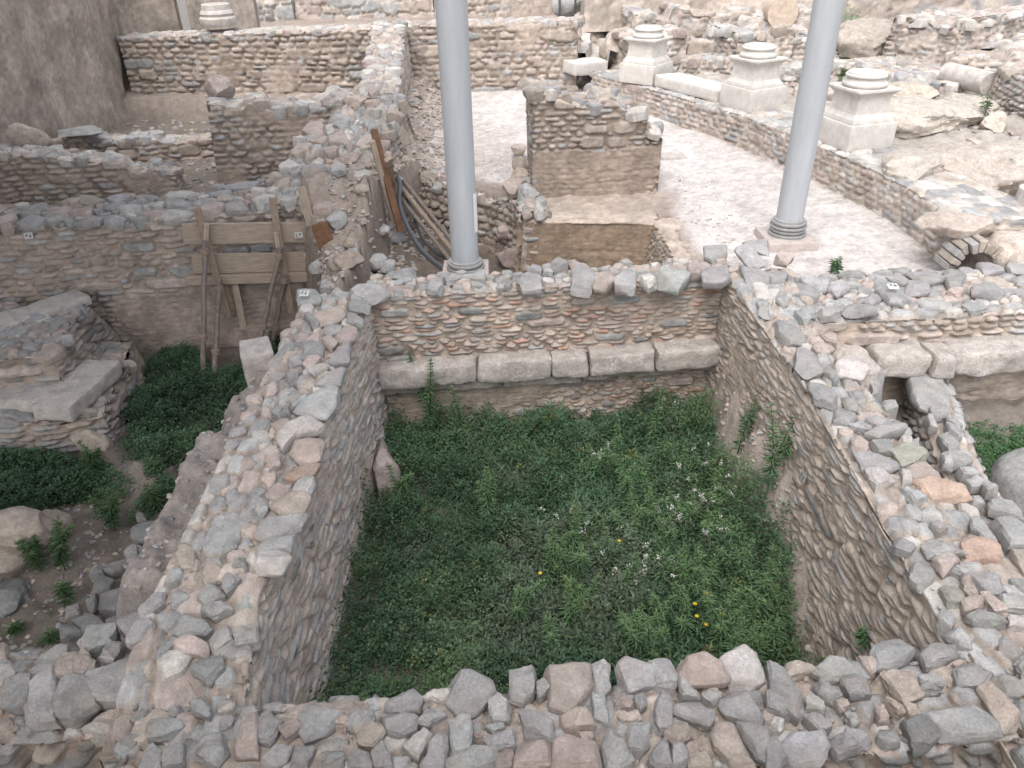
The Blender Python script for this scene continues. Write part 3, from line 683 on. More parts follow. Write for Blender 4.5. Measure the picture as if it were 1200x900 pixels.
S_C = """b 0,390 30,390 150,560 130,650 20,540
p 60,410 160,390 220,425 100,465
b 225,430 330,355 440,385 470,460 300,475
b 350,490 470,490 485,555 390,560
b 215,500 260,485 340,550 300,585 240,545
b 0,550 50,540 140,640 90,650 10,610
w 185,570 205,545 260,590 270,635 190,610
b 490,360 530,320 640,315 680,350 650,400 580,425 520,420
b 720,330 790,305 890,300 900,350 830,385 760,415
t 540,465 570,440 660,465 720,560 610,580
p 430,365 510,375 515,420 480,445
b 720,470 790,440 840,470 820,500 740,500
g 870,460 920,405 1040,460 1000,515 900,500
b 705,520 750,500 810,545 740,550
g 175,670 230,650 285,680 290,720 240,735
p 320,590 365,565 395,585 350,630
g 740,640 960,615 1060,680 1065,740 830,755 790,710
t 990,540 1040,525 1170,650 1165,700 1100,720
g 60,810 120,740 250,735 280,800 230,880 90,890
g 290,780 330,720 440,800 330,835
b 0,760 40,750 85,850 60,895 0,895
g 370,640 420,635 430,670 400,695
p 510,610 545,610 570,665 520,680
t 550,590 580,585 640,630 620,650
t 635,600 700,590 715,640 650,640
d 640,680 740,640 800,740 750,790 700,800"""
trace(wS, 1.8, (300, 675), S_A, 1000); trace(wS, 1.8, (600, 675), S_B, 1100); trace(wS, 1.8, (900, 675), S_C, 1200)
SW_1 = """g 390,540 420,450 560,400 660,405 700,470 700,560 560,560 420,560
g 265,590 290,510 340,470 400,490 430,590 330,655 270,650
g 105,640 130,500 250,455 255,560 250,670 130,670
g 0,570 30,490 130,445 160,460 130,570 60,590
p 250,430 280,370 340,360 345,460 260,465
b 375,300 410,240 530,225 500,300 400,340
g 475,390 510,305 570,330 530,395
b 570,210 640,175 860,170 840,210 760,270 620,280
g 645,320 680,275 750,280 660,375
p 345,380 390,350 440,400 400,450 360,460"""
trace(wSW, 1.56, (0, 675), SW_1, 1300, (.12, .16), 28, .02, fc=(0, 1, 2))
S_D = """g 820,260 870,190 1000,215 950,270 850,275
g 735,370 760,320 830,270 820,330 750,385
p 810,330 870,290 965,320 960,360 880,365
w 740,400 790,350 880,335 885,365 840,440 770,470 740,440
b 870,420 1020,365 1035,430 970,490 900,440
g 980,290 1060,230 1090,300 1000,345
g 930,90 985,15 1050,85 970,125
b 1025,40 1070,0 1120,20 1070,80
g 945,165 1010,130 1080,160 1000,195
b 1090,240 1200,200 1200,290 1110,305"""
trace(wW, 1.8, (0, 675), S_D, 1340, (.08, .12), 24)
S_E = """g 695,720 710,675 800,665 850,700 800,745 700,760
g 655,890 700,760 760,800 755,895
g 765,895 770,810 855,795 850,870
b 910,850 920,770 1020,730 1070,790 1010,870 930,875
p 1095,830 1140,670 1200,655 1200,830
g 890,600 920,565 980,625 970,660 905,630"""
trace(wS, 1.81, (0, 675), S_E, 1360, (.08, .12), 24)
W_E = """g 0,780 70,700 180,695 150,770 20,790
g 10,710 40,640 230,615 200,670 60,720
p 70,570 110,525 230,510 245,540 210,605 130,605
o 130,430 170,380 290,370 260,420 180,440
g 175,510 190,460 265,415 270,480 240,520
p 165,320 190,260 280,240 310,265 290,340 220,370
w 110,250 130,210 260,145 320,160 300,210 200,230 140,290
p 70,170 140,150 170,190 100,215
g 190,120 250,60 260,0 390,0 360,100 320,150 250,140
p 60,520 80,460 160,440 165,490 110,530
p 20,430 80,415 90,450 60,480
b 0,600 10,570 55,560 50,600 20,625
w 0,860 20,800 140,790 150,830 110,890 0,880
g 150,80 240,50 230,80 170,110
b 75,130 100,105 140,130 110,155
p 45,340 100,330 110,370 60,385"""
trace(wW, 1.8, (300, 450), W_E, 1400, (.06, .1), 22)
W_F = """p 265,570 280,540 380,530 410,570 360,610 290,610
g 295,640 340,615 400,620 400,650 340,665
g 215,710 260,680 315,720 300,755 230,745
b 345,780 380,730 440,690 430,780 370,790
p 375,680 420,635 465,630 460,680 400,710
b 220,570 245,560 290,610 270,635
p 310,690 345,665 375,700 350,735
w 250,830 295,795 330,810 275,850
g 140,840 200,830 205,870 160,890
p 220,800 240,765 300,770 260,815
g 280,900 330,840 410,830 390,900
b 430,500 500,495 530,520 520,560 440,540
g 350,470 385,445 420,480 400,500
g 195,480 200,460 295,460 295,510 200,520
w 205,550 230,520 280,525 260,560
b 430,580 500,575 490,610 430,600
g 150,780 200,770 215,800 160,815"""
trace(wW, 1.8, (300, 225), W_F, 1450, (.06, .1), 20)
N_F = """g 440,470 480,430 610,430 615,455 540,485
g 800,450 830,410 870,415 875,460
b 970,390 990,370 1065,360 1070,400
g 880,400 890,385 965,390 900,415"""
trace(wN, 1.8, (300, 225), N_F, 1500, (.08, .12), 20)
N_G = """b 30,410 60,375 130,400 130,440 50,440
b 75,355 100,330 140,350 130,375
g 145,345 170,330 190,375 150,370
b 175,335 220,300 255,310 260,345 200,360
p 260,320 290,310 325,335 290,355
g 290,370 330,345 390,370 370,440 290,435
p 390,390 460,375 478,410 440,435 390,430
b 480,400 530,355 570,370 575,440 490,430
w 600,400 640,380 685,410 640,430
g 690,340 820,330 825,380 780,440 690,410
p 830,330 850,315 910,345 880,370 830,370
g 895,380 1000,340 1010,400 980,415 905,410"""
trace(wN, 1.8, (600, 225), N_G, 1520, (.10, .15), 20, .014)
E_G = """b 905,260 1000,255 1000,300 950,315 910,300
g 1050,270 1110,250 1180,330 1120,350
g 1090,225 1200,220 1200,280 1120,260
g 1075,350 1130,350 1190,370 1200,420 1110,420
w 1130,430 1200,420 1200,510 1150,490
g 1150,510 1200,510 1200,580 1160,560"""
trace(wE, 1.8, (600, 225), E_G, 1550, (.06, .1), 20)
E_H = """w 0,425 55,455 15,510 0,500
b 35,495 70,470 90,520 70,530
g 10,400 60,365 90,385 70,420 20,420
p 30,310 60,280 115,300 90,325
b 15,610 45,600 170,660 160,695 70,700
b 120,760 150,745 210,770 250,840 180,855 130,820
w 230,770 280,760 290,800 250,815
w 320,790 400,775 460,830 440,860 335,850
b 265,840 300,820 345,885 320,890
g 125,570 150,565 200,590 180,615
g 140,550 210,545 220,580 180,580
p 200,710 260,690 310,730 240,770
p 300,760 340,720 370,770 330,780"""
trace(wE, 1.8, (900, 225), E_H, 1570, (.06, .1), 20)
NE_H = """g 105,430 190,400 240,450 220,495 130,495
g 160,400 290,400 280,445 210,450
g 285,450 345,420 380,450 330,480
b 360,560 390,520 500,520 515,560 400,575
b 450,390 520,390 600,420 670,490 650,515 570,500
b 560,390 640,375 670,400 650,430
b 660,380 800,375 820,410 740,430
g 640,430 740,420 750,470 660,470
b 820,350 920,370 910,410 830,390
b 830,410 920,400 900,450 850,440
p 845,460 870,435 920,450 900,475
b 960,450 1060,435 1110,460 1090,485 970,475
b 990,330 1080,320 1100,360 1030,370
b 1110,330 1180,305 1200,330 1200,370 1140,365
b 1130,400 1200,385 1200,430
b 240,550 340,545 345,570 260,580"""
trace(wNE, 1.78, (900, 225), NE_H, 1600, (.06, .1), 20)
E_I = """b 195,0 290,0 330,100 300,100 230,70
b 320,105 435,140 380,175 320,160
b 390,185 430,175 495,195 480,215
b 470,235 590,160 645,200 620,225 530,250
b 470,155 540,150 570,165 530,200
p 395,260 430,245 475,290 450,320 400,300
n 590,320 620,290 690,280 740,320 740,360 640,365
b 415,320 470,325 615,380 560,400 460,395
w 460,405 520,400 585,450 520,490
p 665,390 720,365 770,375 805,440 700,445
o 690,455 760,445 900,480 930,530 800,545
b 630,495 650,490 740,540 690,555
w 625,400 670,405 680,450 640,460
b 480,270 560,265 590,320 510,310
b 765,655 800,650 845,680 800,690
b 955,640 990,625 1065,730 1040,745 960,680
o 915,750 960,710 1060,745 1115,780 1080,810 960,810
b 730,750 870,760 930,790 760,805
p 780,820 860,800 895,830 830,880
b 870,870 940,855 960,890 920,898
w 630,260 660,250 690,285 640,285
g 335,40 400,60 430,120 370,100
o 690,480 720,475 745,520 720,515"""
trace(wE, 1.8, (900, 450), E_I, 1650, (.06, .1), 22)
E_C = """g 1090,90 1130,80 1200,90 1200,150 1110,140
b 940,180 1000,155 1070,170 1110,215 980,210
w 1130,185 1200,190 1200,230 1140,225
p 910,110 1000,90 1010,140 930,155
p 1000,80 1030,80 1110,150 1060,160
b 950,0 1060,0 1130,60 1050,90
p 910,0 940,0 990,70 960,90 920,60
b 1160,400 1200,360 1200,450
n 810,50 890,30 920,100 870,140"""
trace(wE, 1.8, (900, 675), E_C, 1700, (.06, .1), 24)
for wl in (wW, wN, wE, wS, wSW, wNE): wall_manual[id(wl)] = len(wl.polys)
fill_caps(wS, .022, .06, 24, 31, zoff=.0, hr=(.03, .05), over=.0)
fill_caps(wSW, .04, .1, 14, 32, zoff=.0, hr=(.06, .1))
fill_caps(wW, .035, .09, 40, 33, zoff=-.008, hr=(.03, .06), tilt=3)
fill_caps(wE, .03, .085, 36, 34, keys='bbbbggppttw', zoff=-.01, hr=(.03, .05), tilt=3)
fill_caps(wN, .035, .07, 40, 35, zoff=.01, hr=(.04, .08))
fill_caps(wNE, .04, .11, 40, 36, keys='bbbggt', zoff=.01, hr=(.03, .06))

def grit(wall, n, s, seed, keys='ggbkttp'):
    r = np.random.default_rng(seed); oc = np.array([(1, 0, 0), (0, 1, 0), (-1, 0, 0), (0, -1, 0), (.5, .5, .7), (-.5, .5, .6), (-.5, -.5, .7), (.5, -.5, .6)])
    fc = np.array([(0, 1, 5, 4), (1, 2, 6, 5), (2, 3, 7, 6), (3, 0, 4, 7), (4, 5, 6, 7)]); V = []; F = []; CC = []
    for i in range(n):
        ss = r.uniform(0, wall.s[-1]); k = int(np.searchsorted(wall.s, ss)); k = min(k, len(wall.s) - 1); w_ = r.uniform(.02, wall.T[k] - .02)
        x, y, z = wall.x[k] - wall.ty[k] * w_, wall.y[k] + wall.tx[k] * w_, wall.z1[k] - .032
        sc = s * r.uniform(.35, 1.5) * np.array([r.uniform(.8, 1.6), r.uniform(.7, 1.1), r.uniform(.5, .9)]); a = r.uniform(0, 6.28); v = (oc + r.normal(0, .15, oc.shape)) * sc
        V.append(np.stack([v[:, 0] * math.cos(a) - v[:, 1] * math.sin(a) + x, v[:, 0] * math.sin(a) + v[:, 1] * math.cos(a) + y, v[:, 2] + z], -1) - wall.org); F.append(fc + 8 * i)
        CC.append(np.tile(PC[keys[r.integers(len(keys))]] * r.uniform(.75, 1.1), (8, 1)))
    o = mesh_np('rubble_fill', np.concatenate(V), np.concatenate(F), np.concatenate(CC), M_STONE, False, wall.root); o['kind'] = 'stuff'
grit(wS, 600, .012, 1); grit(wW, 500, .012, 2); grit(wE, 500, .012, 3); grit(wN, 260, .013, 4); grit(wNE, 450, .014, 5); grit(wSW, 180, .014, 6)
# ---- pale ledge blocks of the two walls (parts of those walls)
def ledge(wall, xs, yfun, prot, z0, z1, seed, mat=None, jig=.02):
    r = random.Random(seed)
    for k, (a, b) in enumerate(zip(xs, xs[1:])):
        g = .006; p = prot + r.uniform(-jig, jig); dz = r.uniform(-.015, .015)
        block('ledge_block', (a + g, yfun(a + g) - p), (b - g, yfun(b - g) - p), prot + .12, z0 + dz, z1 + dz, seed + k, wall.root, wall.org, mat, .035, .022, .04)
fN = lambda x: float(np.interp(x, [-1.42, .3, 2.28], [6.83, 6.97, 7.2]))
ledge(wN, [-1.38, -.35, .42, .82, 1.52, 2.22], fN, .22, .76, 1.0, 60, M_LEDGE); ledge(wN, [-1.39, -.1, .75, 2.2], fN, .13, .64, .755, 66, M_LEDGE, .03)
fNE = lambda x: float(np.interp(x, [2.8, 4.3, 6.2], [6.16, 6.24, 6.4]))
ledge(wNE, [2.9, 3.28], fNE, .42, 1.2, 1.46, 70, M_LEDGE); ledge(wNE, [3.3, 3.8, 4.03, 5.0, 6.0], fNE, .32, 1.24, 1.47, 72, M_LEDGE)

# ================================================================== OTHER RUINS
def PV(x, y, a, b, off=0.0):
    """photo point on the vertical plane through plan points a, b (moved OFF towards the viewer)"""
    t = np.array([b[0] - a[0], b[1] - a[1]]); t /= np.hypot(*t); n = np.array([t[1], -t[0]]); a2 = np.array(a) + n * off
    d = _ray(x, y); k = ((a2 - CAM[:2]) @ n) / (d[:2] @ n); p = CAM + d * k; return tuple(float(q) for q in p)
def yz(x, y, Y): return PY(x, y, Y)[1]
def yx(x, Y, y=100): return PY(x, y, Y)[0]

LW = [PX(-170, 280, 1.8), PX(0, 264, 1.8), PX(200, 252, 1.8), PX(330, 240, 1.8), PX(398, 236, 1.8)]
wL = ruin_wall('trench_wall', 'long earthy rubble wall above the trench, shored with planks', LW, [.8, .8, 1.0, 1.2, 1.2], -.15, 1.78, .016, 41, .26, .07, PAL_L, MORT_D, .038, .010, .42, .2, batter=.13, smearfn=nsm(.95, .3, .3), sink=.03, wave=.09)
fill_caps(wL, .07, .19, 85, 42, keys='gggtppwgbk', hr=(.07, .14), zoff=.03, s0=.5, n_out=18, rough=.02, over=.06, tilt=10)

M1Y = 11.5
w1 = ruin_wall('compartment_wall', 'low sunken rubble wall in the dim compartment below the concrete bank', [(yx(-30, M1Y, 180), M1Y), (yx(90, M1Y + .1, 190), M1Y + .1), (yx(205, M1Y + .4, 205), M1Y + .4)], .5, .9, [yz(20, 178, M1Y), yz(90, 184, M1Y + .1), yz(200, 206, M1Y + .4)], .024, 43, .22, .08, PAL_L, MORT_D, .04, .01, .35, .2, jag=.05, batter=.08)
fill_caps(w1, .07, .14, 30, 44, keys='ggtpw', hr=(.06, .1), n_out=14)
w2 = ruin_wall('compartment_wall', 'low pale topped wall crossing the dim compartment in front of the tall back wall', [(yx(60, 13.6, 160), 13.6), (yx(160, 13.8, 165), 13.8), (yx(246, 14.1, 165), 14.1)], .55, .9, [yz(80, 163, 13.6), yz(160, 165, 13.8), yz(244, 165, 14.1)], .028, 45, .24, .09, PAL_L, MORT_D, .04, .01, .45, .2, jag=.05, batter=.15)
fill_caps(w2, .08, .18, 24, 46, keys='ggtpw', hr=(.05, .09), n_out=14)
w3 = ruin_wall('compartment_wall', 'earthy stub wall with a pink boulder on its end and pale stones on top', [(yx(244, 12.5, 130), 12.5), (yx(330, 12.7, 130), 12.7), (yx(440, 13.0, 125), 13.0)], .75, .9, [yz(250, 122, 12.5), yz(330, 124, 12.7), yz(438, 118, 13.0)], .026, 47, .24, .09, PAL_L, MORT_D, .04, .01, .6, .2, jag=.06, batter=.06)
fill_caps(w3, .09, .19, 40, 48, keys='gwwtpp', hr=(.09, .16), n_out=16, rough=.02)
w4 = ruin_wall('compartment_wall', 'broad collapsed rubble wall stepping down from the cross wall to the shored trench wall', [PX(398, 243, 1.82), PX(440, 190, 2.05), PX(463, 142, 2.25), PX(470, 112, 2.42)], [1.25, 1.3, 1.2, .8], .9, [1.85, 2.02, 2.2, 2.4], .02, 49, .26, .09, PAL_L, MORT, .05, .012, .5, .2, jag=.10, jagw=.5, batter=.22, wave=.12, sink=.03)
fill_caps(w4, .08, .2, 95, 50, keys='ggwwtppk', hr=(.09, .18), zoff=.03, n_out=16, rough=.022, over=.1, tilt=12)
CWf = (yx(474, 17.3, 30), 17.3); CWn = PX(466, 112, 2.45)
wC = ruin_wall('cross_wall', 'narrow rubble cross wall running up to the tall back wall', [CWn, CWf], .62, 1.0, [2.42, yz(474, 25, 17.3)], .028, 51, .24, .09, PAL_BACK, MORT, .045, .01, .3, .2, batter=.07, back=True, jag=.05)
fill_caps(wC, .09, .2, 60, 52, keys='ggwwtp', hr=(.06, .1), n_out=14)
BL0 = (yx(143, 18.0, 60), 18.0); BL1 = (yx(445, 17.5, 60), 17.5)
wBL = ruin_wall('back_wall', 'tall dark rubble wall with pale cap between the concrete bank and the cross wall', [BL0, BL1], .7, .9, [yz(148, 44, 18.0), yz(445, 33, 17.5)], .03, 53, .32, .115, PAL_BACK, MORT_D, .05, .014, .25, .22, wave=.06, toppal=PAL_PALE)
fill_caps(wBL, .09, .2, 80, 54, keys='gwwtpg', hr=(.05, .1), n_out=12)
wBR = ruin_wall('back_wall', 'tall rubble wall with pale cap closing the gravel floor behind the grey pole', [(yx(468, 17.5, 60), 17.5), (yx(676, 17.45, 60), 17.45)], .7, 1.2, [yz(470, 31, 17.5), yz(676, 25, 17.45)], .03, 55, .32, .12, PAL_BACK, MORT, .05, .014, .3, .22, wave=.05, toppal=PAL_PALE)
fill_caps(wBR, .09, .19, 60, 56, keys='gwwtpg', hr=(.06, .12), n_out=12)

# centre pier and its broken flank
PA, PB = PX(624, 233, 1.5), PX(771, 226, 1.5)
Yp = (PA[1] + PB[1]) / 2
wP = ruin_wall('masonry_pier', 'free standing square masonry pier, stone above and bare mortar below, on the gravel floor', [PA, ((PA[0] + PB[0]) / 2, Yp - .03), PB], .95, 1.35, [yz(628, 112, PA[1]), yz(660, 106, Yp), yz(690, 118, Yp), yz(740, 122, Yp), yz(760, 132, Yp), yz(771, 165, PB[1])], .018, 57, .2, .07, PAL_BACK, C(148, 134, 122), .04, .012, .12, .25, smearfn=lambda S, Z: .75 * sst(2.25, 2.05, Z + .1 * fbm(S * 2, Z * 2, None, 3, 2)), jag=.06, wave=.06, toppal=PAL_PALE, sink=.02)
fill_caps(wP, .07, .17, 46, 58, keys='ggttwkb', hr=(.08, .16), n_out=16, rough=.02, tilt=12)
wR = ruin_wall('revetment', 'rough rubble face holding the gravel edge above the sunken pit', [(-1.4, 11.45), (-.55, 10.72), (.02, 10.22), (.16, 9.75), (.2, 9.5)], .35, .6, [1.5, 1.46, 1.55, 1.6, 1.5], .02, 59, .17, .1, PAL_L, MORT_D, .06, .014, .28, .1, jag=.07, jagw=.2, wave=.08, batter=.1)
fill_caps(wR, .05, .13, 50, 60, keys='ggtpwk', hr=(.06, .12), n_out=14, rough=.02, tilt=14)

EARTH = np.tile(C(140, 122, 106), (2, 1))
ruin_wall('pit_face', 'cut earth face with bedded pebbles along the far side of the sunken pit', [(.12, 9.5), (1.0, 9.42), (1.9, 9.32)], .4, .45, [1.5, 1.5, 1.49], .02, 171, .12, .06, palette('kktto'), C(142, 124, 107), .035, .01, .62, .1, smearfn=lambda S, Z: .5 * sst(1.36, 1.2, Z), wave=.09, topsmear=5, topmort=C(178, 163, 150), batter=.06, cat='earth face', p=3.0)
ruin_wall('pit_face', 'short pale cut earth face closing the sunken pit below the second grey pole', [(1.86, 9.4), (1.9, 8.5), (1.86, 7.5)], .35, .45, [1.5, 1.5, 1.5], .02, 172, .12, .06, palette('ttc'), C(170, 152, 134), .03, .01, .6, .1, wave=.09, topsmear=5, topmort=C(178, 163, 150), batter=.12, cat='earth face', p=3.0)
# curved wall under the marble pedestals
wA = ruin_wall('curved_wall', 'low curved rubble wall with flat pale top carrying the marble pedestals', [(1.75, 16.5)] + APSE[1:-1] + [(4.84, 7.85)], [.9] * 8 + [1.15, 1.4], 1.3, 2.0, .022, 61, .26, .085, PAL_PALE, C(186, 173, 162), .03, .010, .12, .25, toppal=palette('wwggbwt'), topsmear=.2, toprelief=.016, topw=.26, topmort=C(182, 172, 163))
fill_caps(wA, .09, .2, 60, 62, keys='gwbbwwp', hr=(.03, .05), zoff=-.012, n_out=12, tilt=3, rough=.008)

# ruins beyond the curved wall
def bwall(x0, y0, x1, y1, zb, top0, top1, th, seed, label, name='ruined_wall', pal=PAL_PALE, w=.3, h=.1, jag=.12, caps=0, res=.035, keys='gtwwwp', mort=C(186, 174, 164), smear=.3, toppal=PAL_PALE, batter=.08, back=False, relief=.06):
    a, b = PX(x0, y0, zb), PX(x1, y1, zb)
    wl = ruin_wall(name, label, [a, ((a[0] + b[0]) / 2, (a[1] + b[1]) / 2), b], th, zb - .3, [yz(x0, top0, a[1]), .5 * (yz(x0, top0, a[1]) + yz(x1, top1, b[1])), yz(x1, top1, b[1])], res, seed, w, h, pal, mort, relief, .014, smear, .2, jag=jag, jagw=.45, batter=batter, toppal=toppal, wave=.1, back=back)
    if caps: fill_caps(wl, .1, .24, caps, seed + 1, keys=keys, hr=(.08, .16), n_out=12, rough=.025, tilt=14, over=.1)
    return wl
bwall(1036, 74, 1112, 87, 2.0, 26, 30, 1.9, 71, 'tall rubble corner block with a rounded earthy side beyond the pedestals', jag=.14, caps=30, pal=PAL_PALE, w=.26, h=.09)
bwall(1108, 60, 1260, 52, 2.1, 22, 12, .9, 73, 'dark dry stone wall behind the fallen column shaft', pal=PAL_DARK, w=.5, h=.09, caps=20, smear=.05)
bwall(1120, 92, 1240, 92, 2.0, 62, 58, 1.2, 75, 'ruined niche wall of grey earth and stones just behind the fallen column shaft', caps=22, smear=.7)
bwall(1158, 122, 1270, 180, 1.9, 86, 100, 1.0, 77, 'heaped dry rubble wall at the edge of the picture beside the fallen column shaft', w=.2, h=.09, caps=40, smear=.05, res=.025)
bwall(980, 84, 1096, 110, 1.95, 72, 100, 1.5, 79, 'low white topped rubble strip running behind the third pedestal', jag=.04, caps=60, keys='gwwwg', pal=PAL_PALE)
bwall(796, 93, 862, 95, 1.95, 70, 72, .3, 81, 'front wall of the small stone tank between the pedestals', w=.18, h=.07, jag=.05, caps=14, smear=.1, back=True)
bwall(806, 68, 872, 70, 2.0, 48, 50, .3, 83, 'plastered back wall of the small stone tank between the pedestals', smear=.8, jag=.04, back=True, mort=MORT_P)
bwall(738, 74, 800, 70, 2.0, 42, 36, .8, 85, 'rubble wall directly behind the first pedestal', caps=20)
bwall(862, 70, 1000, 60, 2.1, 38, 40, 1.4, 87, 'broad heap of white rubble behind the middle pedestal', jag=.2, caps=70, keys='wwwgt', pal=PAL_PALE)
bwall(740, 45, 960, 40, 2.3, 12, 18, 1.2, 89, 'long grey rubble bank in front of the far earth face', caps=40, res=.05, jag=.25)
bwall(262, 30, 345, 28, 1.9, 0, -6, .8, 93, 'dark stone wall end behind the column base', name='far_wall', res=.045, pal=PAL_DARK, w=.4, h=.18, jag=.1)
bwall(345, 27, 508, 24, 1.9, -12, -12, .8, 95, 'ochre block wall far behind the cross wall', name='far_wall', res=.045, pal=PAL_PALE, w=.7, h=.35, jag=.1, smear=.4)
bwall(512, 24, 690, 22, 1.9, -14, -14, .8, 97, 'ochre rubble wall far behind the first grey pole', name='far_wall', res=.045, pal=PAL_PALE, w=.35, h=.18, jag=.08, smear=.55, mort=MORT_P)
bwall(690, 20, 1320, 14, 2.6, -60, -60, 3.0, 99, 'far earth and stone face closing the excavation', name='far_wall', res=.09, pal=PAL_BACK, w=.9, h=.4, jag=.3, smear=.6)

# concrete bank
M_SHOT = mat_stone('shotcrete', bump=.6, scale=26, mott=.5)
def stains():
    t = M_SHOT.node_tree; N = t.nodes.new; L = t.links.new
    b = [n for n in t.nodes if n.type == 'BSDF_PRINCIPLED'][0]; src = b.inputs['Base Color'].links[0].from_socket
    geo = [n for n in t.nodes if n.type == 'NEW_GEOMETRY'][0]
    mp = N('ShaderNodeMapping'); mp.inputs['Scale'].default_value = (1.6, 1.6, .25); L(geo.outputs['Position'], mp.inputs['Vector'])
    n = N('ShaderNodeTexNoise'); n.inputs['Scale'].default_value = 1.2; n.inputs['Detail'].default_value = 6; L(mp.outputs[0], n.inputs['Vector'])
    r = N('ShaderNodeMapRange'); r.inputs[1].default_value = .35; r.inputs[2].default_value = .7; r.inputs[3].default_value = .85; r.inputs[4].default_value = 1.18; L(n.outputs[0], r.inputs[0])
    s = N('ShaderNodeVectorMath'); s.operation = 'SCALE'; L(src, s.inputs[0]); L(r.outputs[0], s.inputs['Scale']); L(s.outputs[0], b.inputs['Base Color'])
stains()
CB = [(-9.2, 4.0), (-8.9, 8), PX(-25, 232, 1.15), PX(70, 180, 1.15), PX(135, 146, 1.15), PX(163, 118, 1.15), (-8.75, 19.0), (yx(185, 19.6, 20), 19.5), (yx(208, 19.6, 20), 19.6)]
SHC = np.tile(C(158, 147, 137), (2, 1))
ruin_wall('concrete_bank', 'tall smooth grey sprayed concrete face with streaks and stains, curving round the dim compartment', CB, .4, .8, 5.2, .06, 111, .9, .9, SHC, C(158, 147, 137), .03, .001, 5, 0, wave=.16, mat=M_SHOT, part='face', cat='retaining wall')
ruin_wall('concrete_bank', 'short pale end of sprayed concrete beside the white gap and the column base', [(yx(221, 19.6, 20), 19.6), (yx(300, 19.8, 20), 19.8)], .4, .8, 5.2, .06, 112, .9, .9, SHC, C(156, 146, 138), .03, .001, 5, 0, wave=.1, mat=M_SHOT, part='face', cat='retaining wall')
o = mesh_np('sunlit_gap_strip', [(-.35, 0, 0), (.35, 0, 0), (.35, 0, 4), (-.35, 0, 4), (-.35, .04, 0), (.35, .04, 0), (.35, .04, 4), (-.35, .04, 4)], [(0, 1, 2, 3), (5, 4, 7, 6), (3, 2, 6, 7), (1, 5, 6, 2), (4, 0, 3, 7), (4, 5, 1, 0)], None, M_WHITE, False)  # white sheet stands in for the sunlit strip between the concrete faces
o.location = (yx(214, 20.6, 20), 20.6, 1.5); tag(o, 'white upright sheet standing for the sunlit gap between two concrete faces', 'board', None, 'thing')

# sunken pier with hewn slabs beside the trench
wB1 = ruin_wall('sunken_pier', 'lower earthy tier of the ruined pier at the trench edge, below the pale step slabs', [(-7.6, 6.72), PX(60, 533, 0), PX(134, 523, 0)], 1.7, -.15, [.5, .48, .42], .018, 121, .3, .06, PAL_W, MORT_D, .05, .008, .5, .15, jag=.05, batter=.12, wave=.12)
wB2 = ruin_wall('sunken_pier', 'upper rubble tier of the ruined pier, below two long flat slabs', [(-7.6, 7.35), PX(0, 462, .5), PX(72, 455, .5)], 1.35, .3, [.95, .93, .88], .018, 123, .3, .055, PAL_W, MORT_D, .05, .008, .35, .2, jag=.07, batter=.3, wave=.1)
fill_caps(wB2, .06, .15, 40, 124, keys='ggtpk', hr=(.06, .12), n_out=14, rough=.02, tilt=14)
fill_caps(wB1, .06, .13, 24, 125, keys='ggtpk', hr=(.05, .1), n_out=14, rough=.02, tilt=14, s0=1.5)
def slab_thing(label, p0, p1, depth, z0, z1, seed, mat=None, group=None, name='stone_slab', cat='stone slab'):
    c = ((p0[0] + p1[0]) / 2, (p0[1] + p1[1]) / 2, z0)
    o = block(name, p0, p1, depth, z0, z1, seed, None, c, mat, .018, .03, .03); o.location = c
    return tag(o, label, cat, group, 'thing')
slab_thing('long pale step slab with a rough chipped edge on the sunken pier', PX(-60, 486, .5), PX(84, 478, .5), .42, .44, .62, 131)
slab_thing('angled pale step slab forming the corner of the sunken pier', PX(84, 490, .5), PX(146, 432, .5), .45, .44, .62, 132)
slab_thing('flat grey slab cut by the picture edge on the sunken pier', PX(-50, 400, .95), PX(42, 375, .95), .4, .88, 1.0, 133)
slab_thing('flat grey slab with a straight front on the sunken pier', PX(45, 374, .95), PX(108, 350, .95), .38, .88, 1.0, 134)
slab_thing('upright pale limestone block set against the outer side of the long room wall', PX(294, 468, .72), PX(331, 460, .72), .42, .3, 1.2, 135, name='stone_block', cat='stone block')
slab_thing('light slab lying on rubble between the tall back wall and the stone channel', PX(674, 84, 1.95), PX(713, 80, 1.95), .6, 1.85, 2.1, 136, M_MARBLE)
for (x, y, dx, s) in ((497, 180, 26, 1), (506, 168, 22, 2), (520, 160, 22, 3)):
    slab_thing(['cracked pale paving slab nearest the pit edge', 'pale paving slab lying between two others beside the pole', 'farthest of three pale paving slabs near the cross wall'][s - 1], PX(x - dx / 2, y + 5, 1.52), PX(x + dx / 2, y + 3, 1.52), .5, 1.45, 1.58, 140 + s)
slab_thing('small flat pale stone lying alone on the gravel beside the masonry pier', PX(776, 188, 1.5), PX(806, 186, 1.5), .3, 1.45, 1.54, 144)

rock('mortar_lump', (-1.28, 5.95, .2), (.34, .75, .7), 351, 'p', 'pinkish lump of fallen mortar leaning at the foot of the long room wall', 'rubble lump', rz=.1)
for k, (x, y, s) in enumerate(((612, 205, .3), (604, 222, .34), (618, 228, .3), (598, 238, .36), (612, 190, .26), (608, 176, .24), (622, 214, .28), (592, 226, .26))):
    X, Y = PX(x, y, 1.62); rock('fallen_stone', (X, Y, gz(X, Y) + s * (.3 + .1 * (k % 3))), (s * 1.3, s, s * .8), 360 + k, 'ktgp'[k % 4], 'fallen stone heaped against the broken flank of the masonry pier', 'rock', rz=k, group='stones heaped by the pier', sub=3)

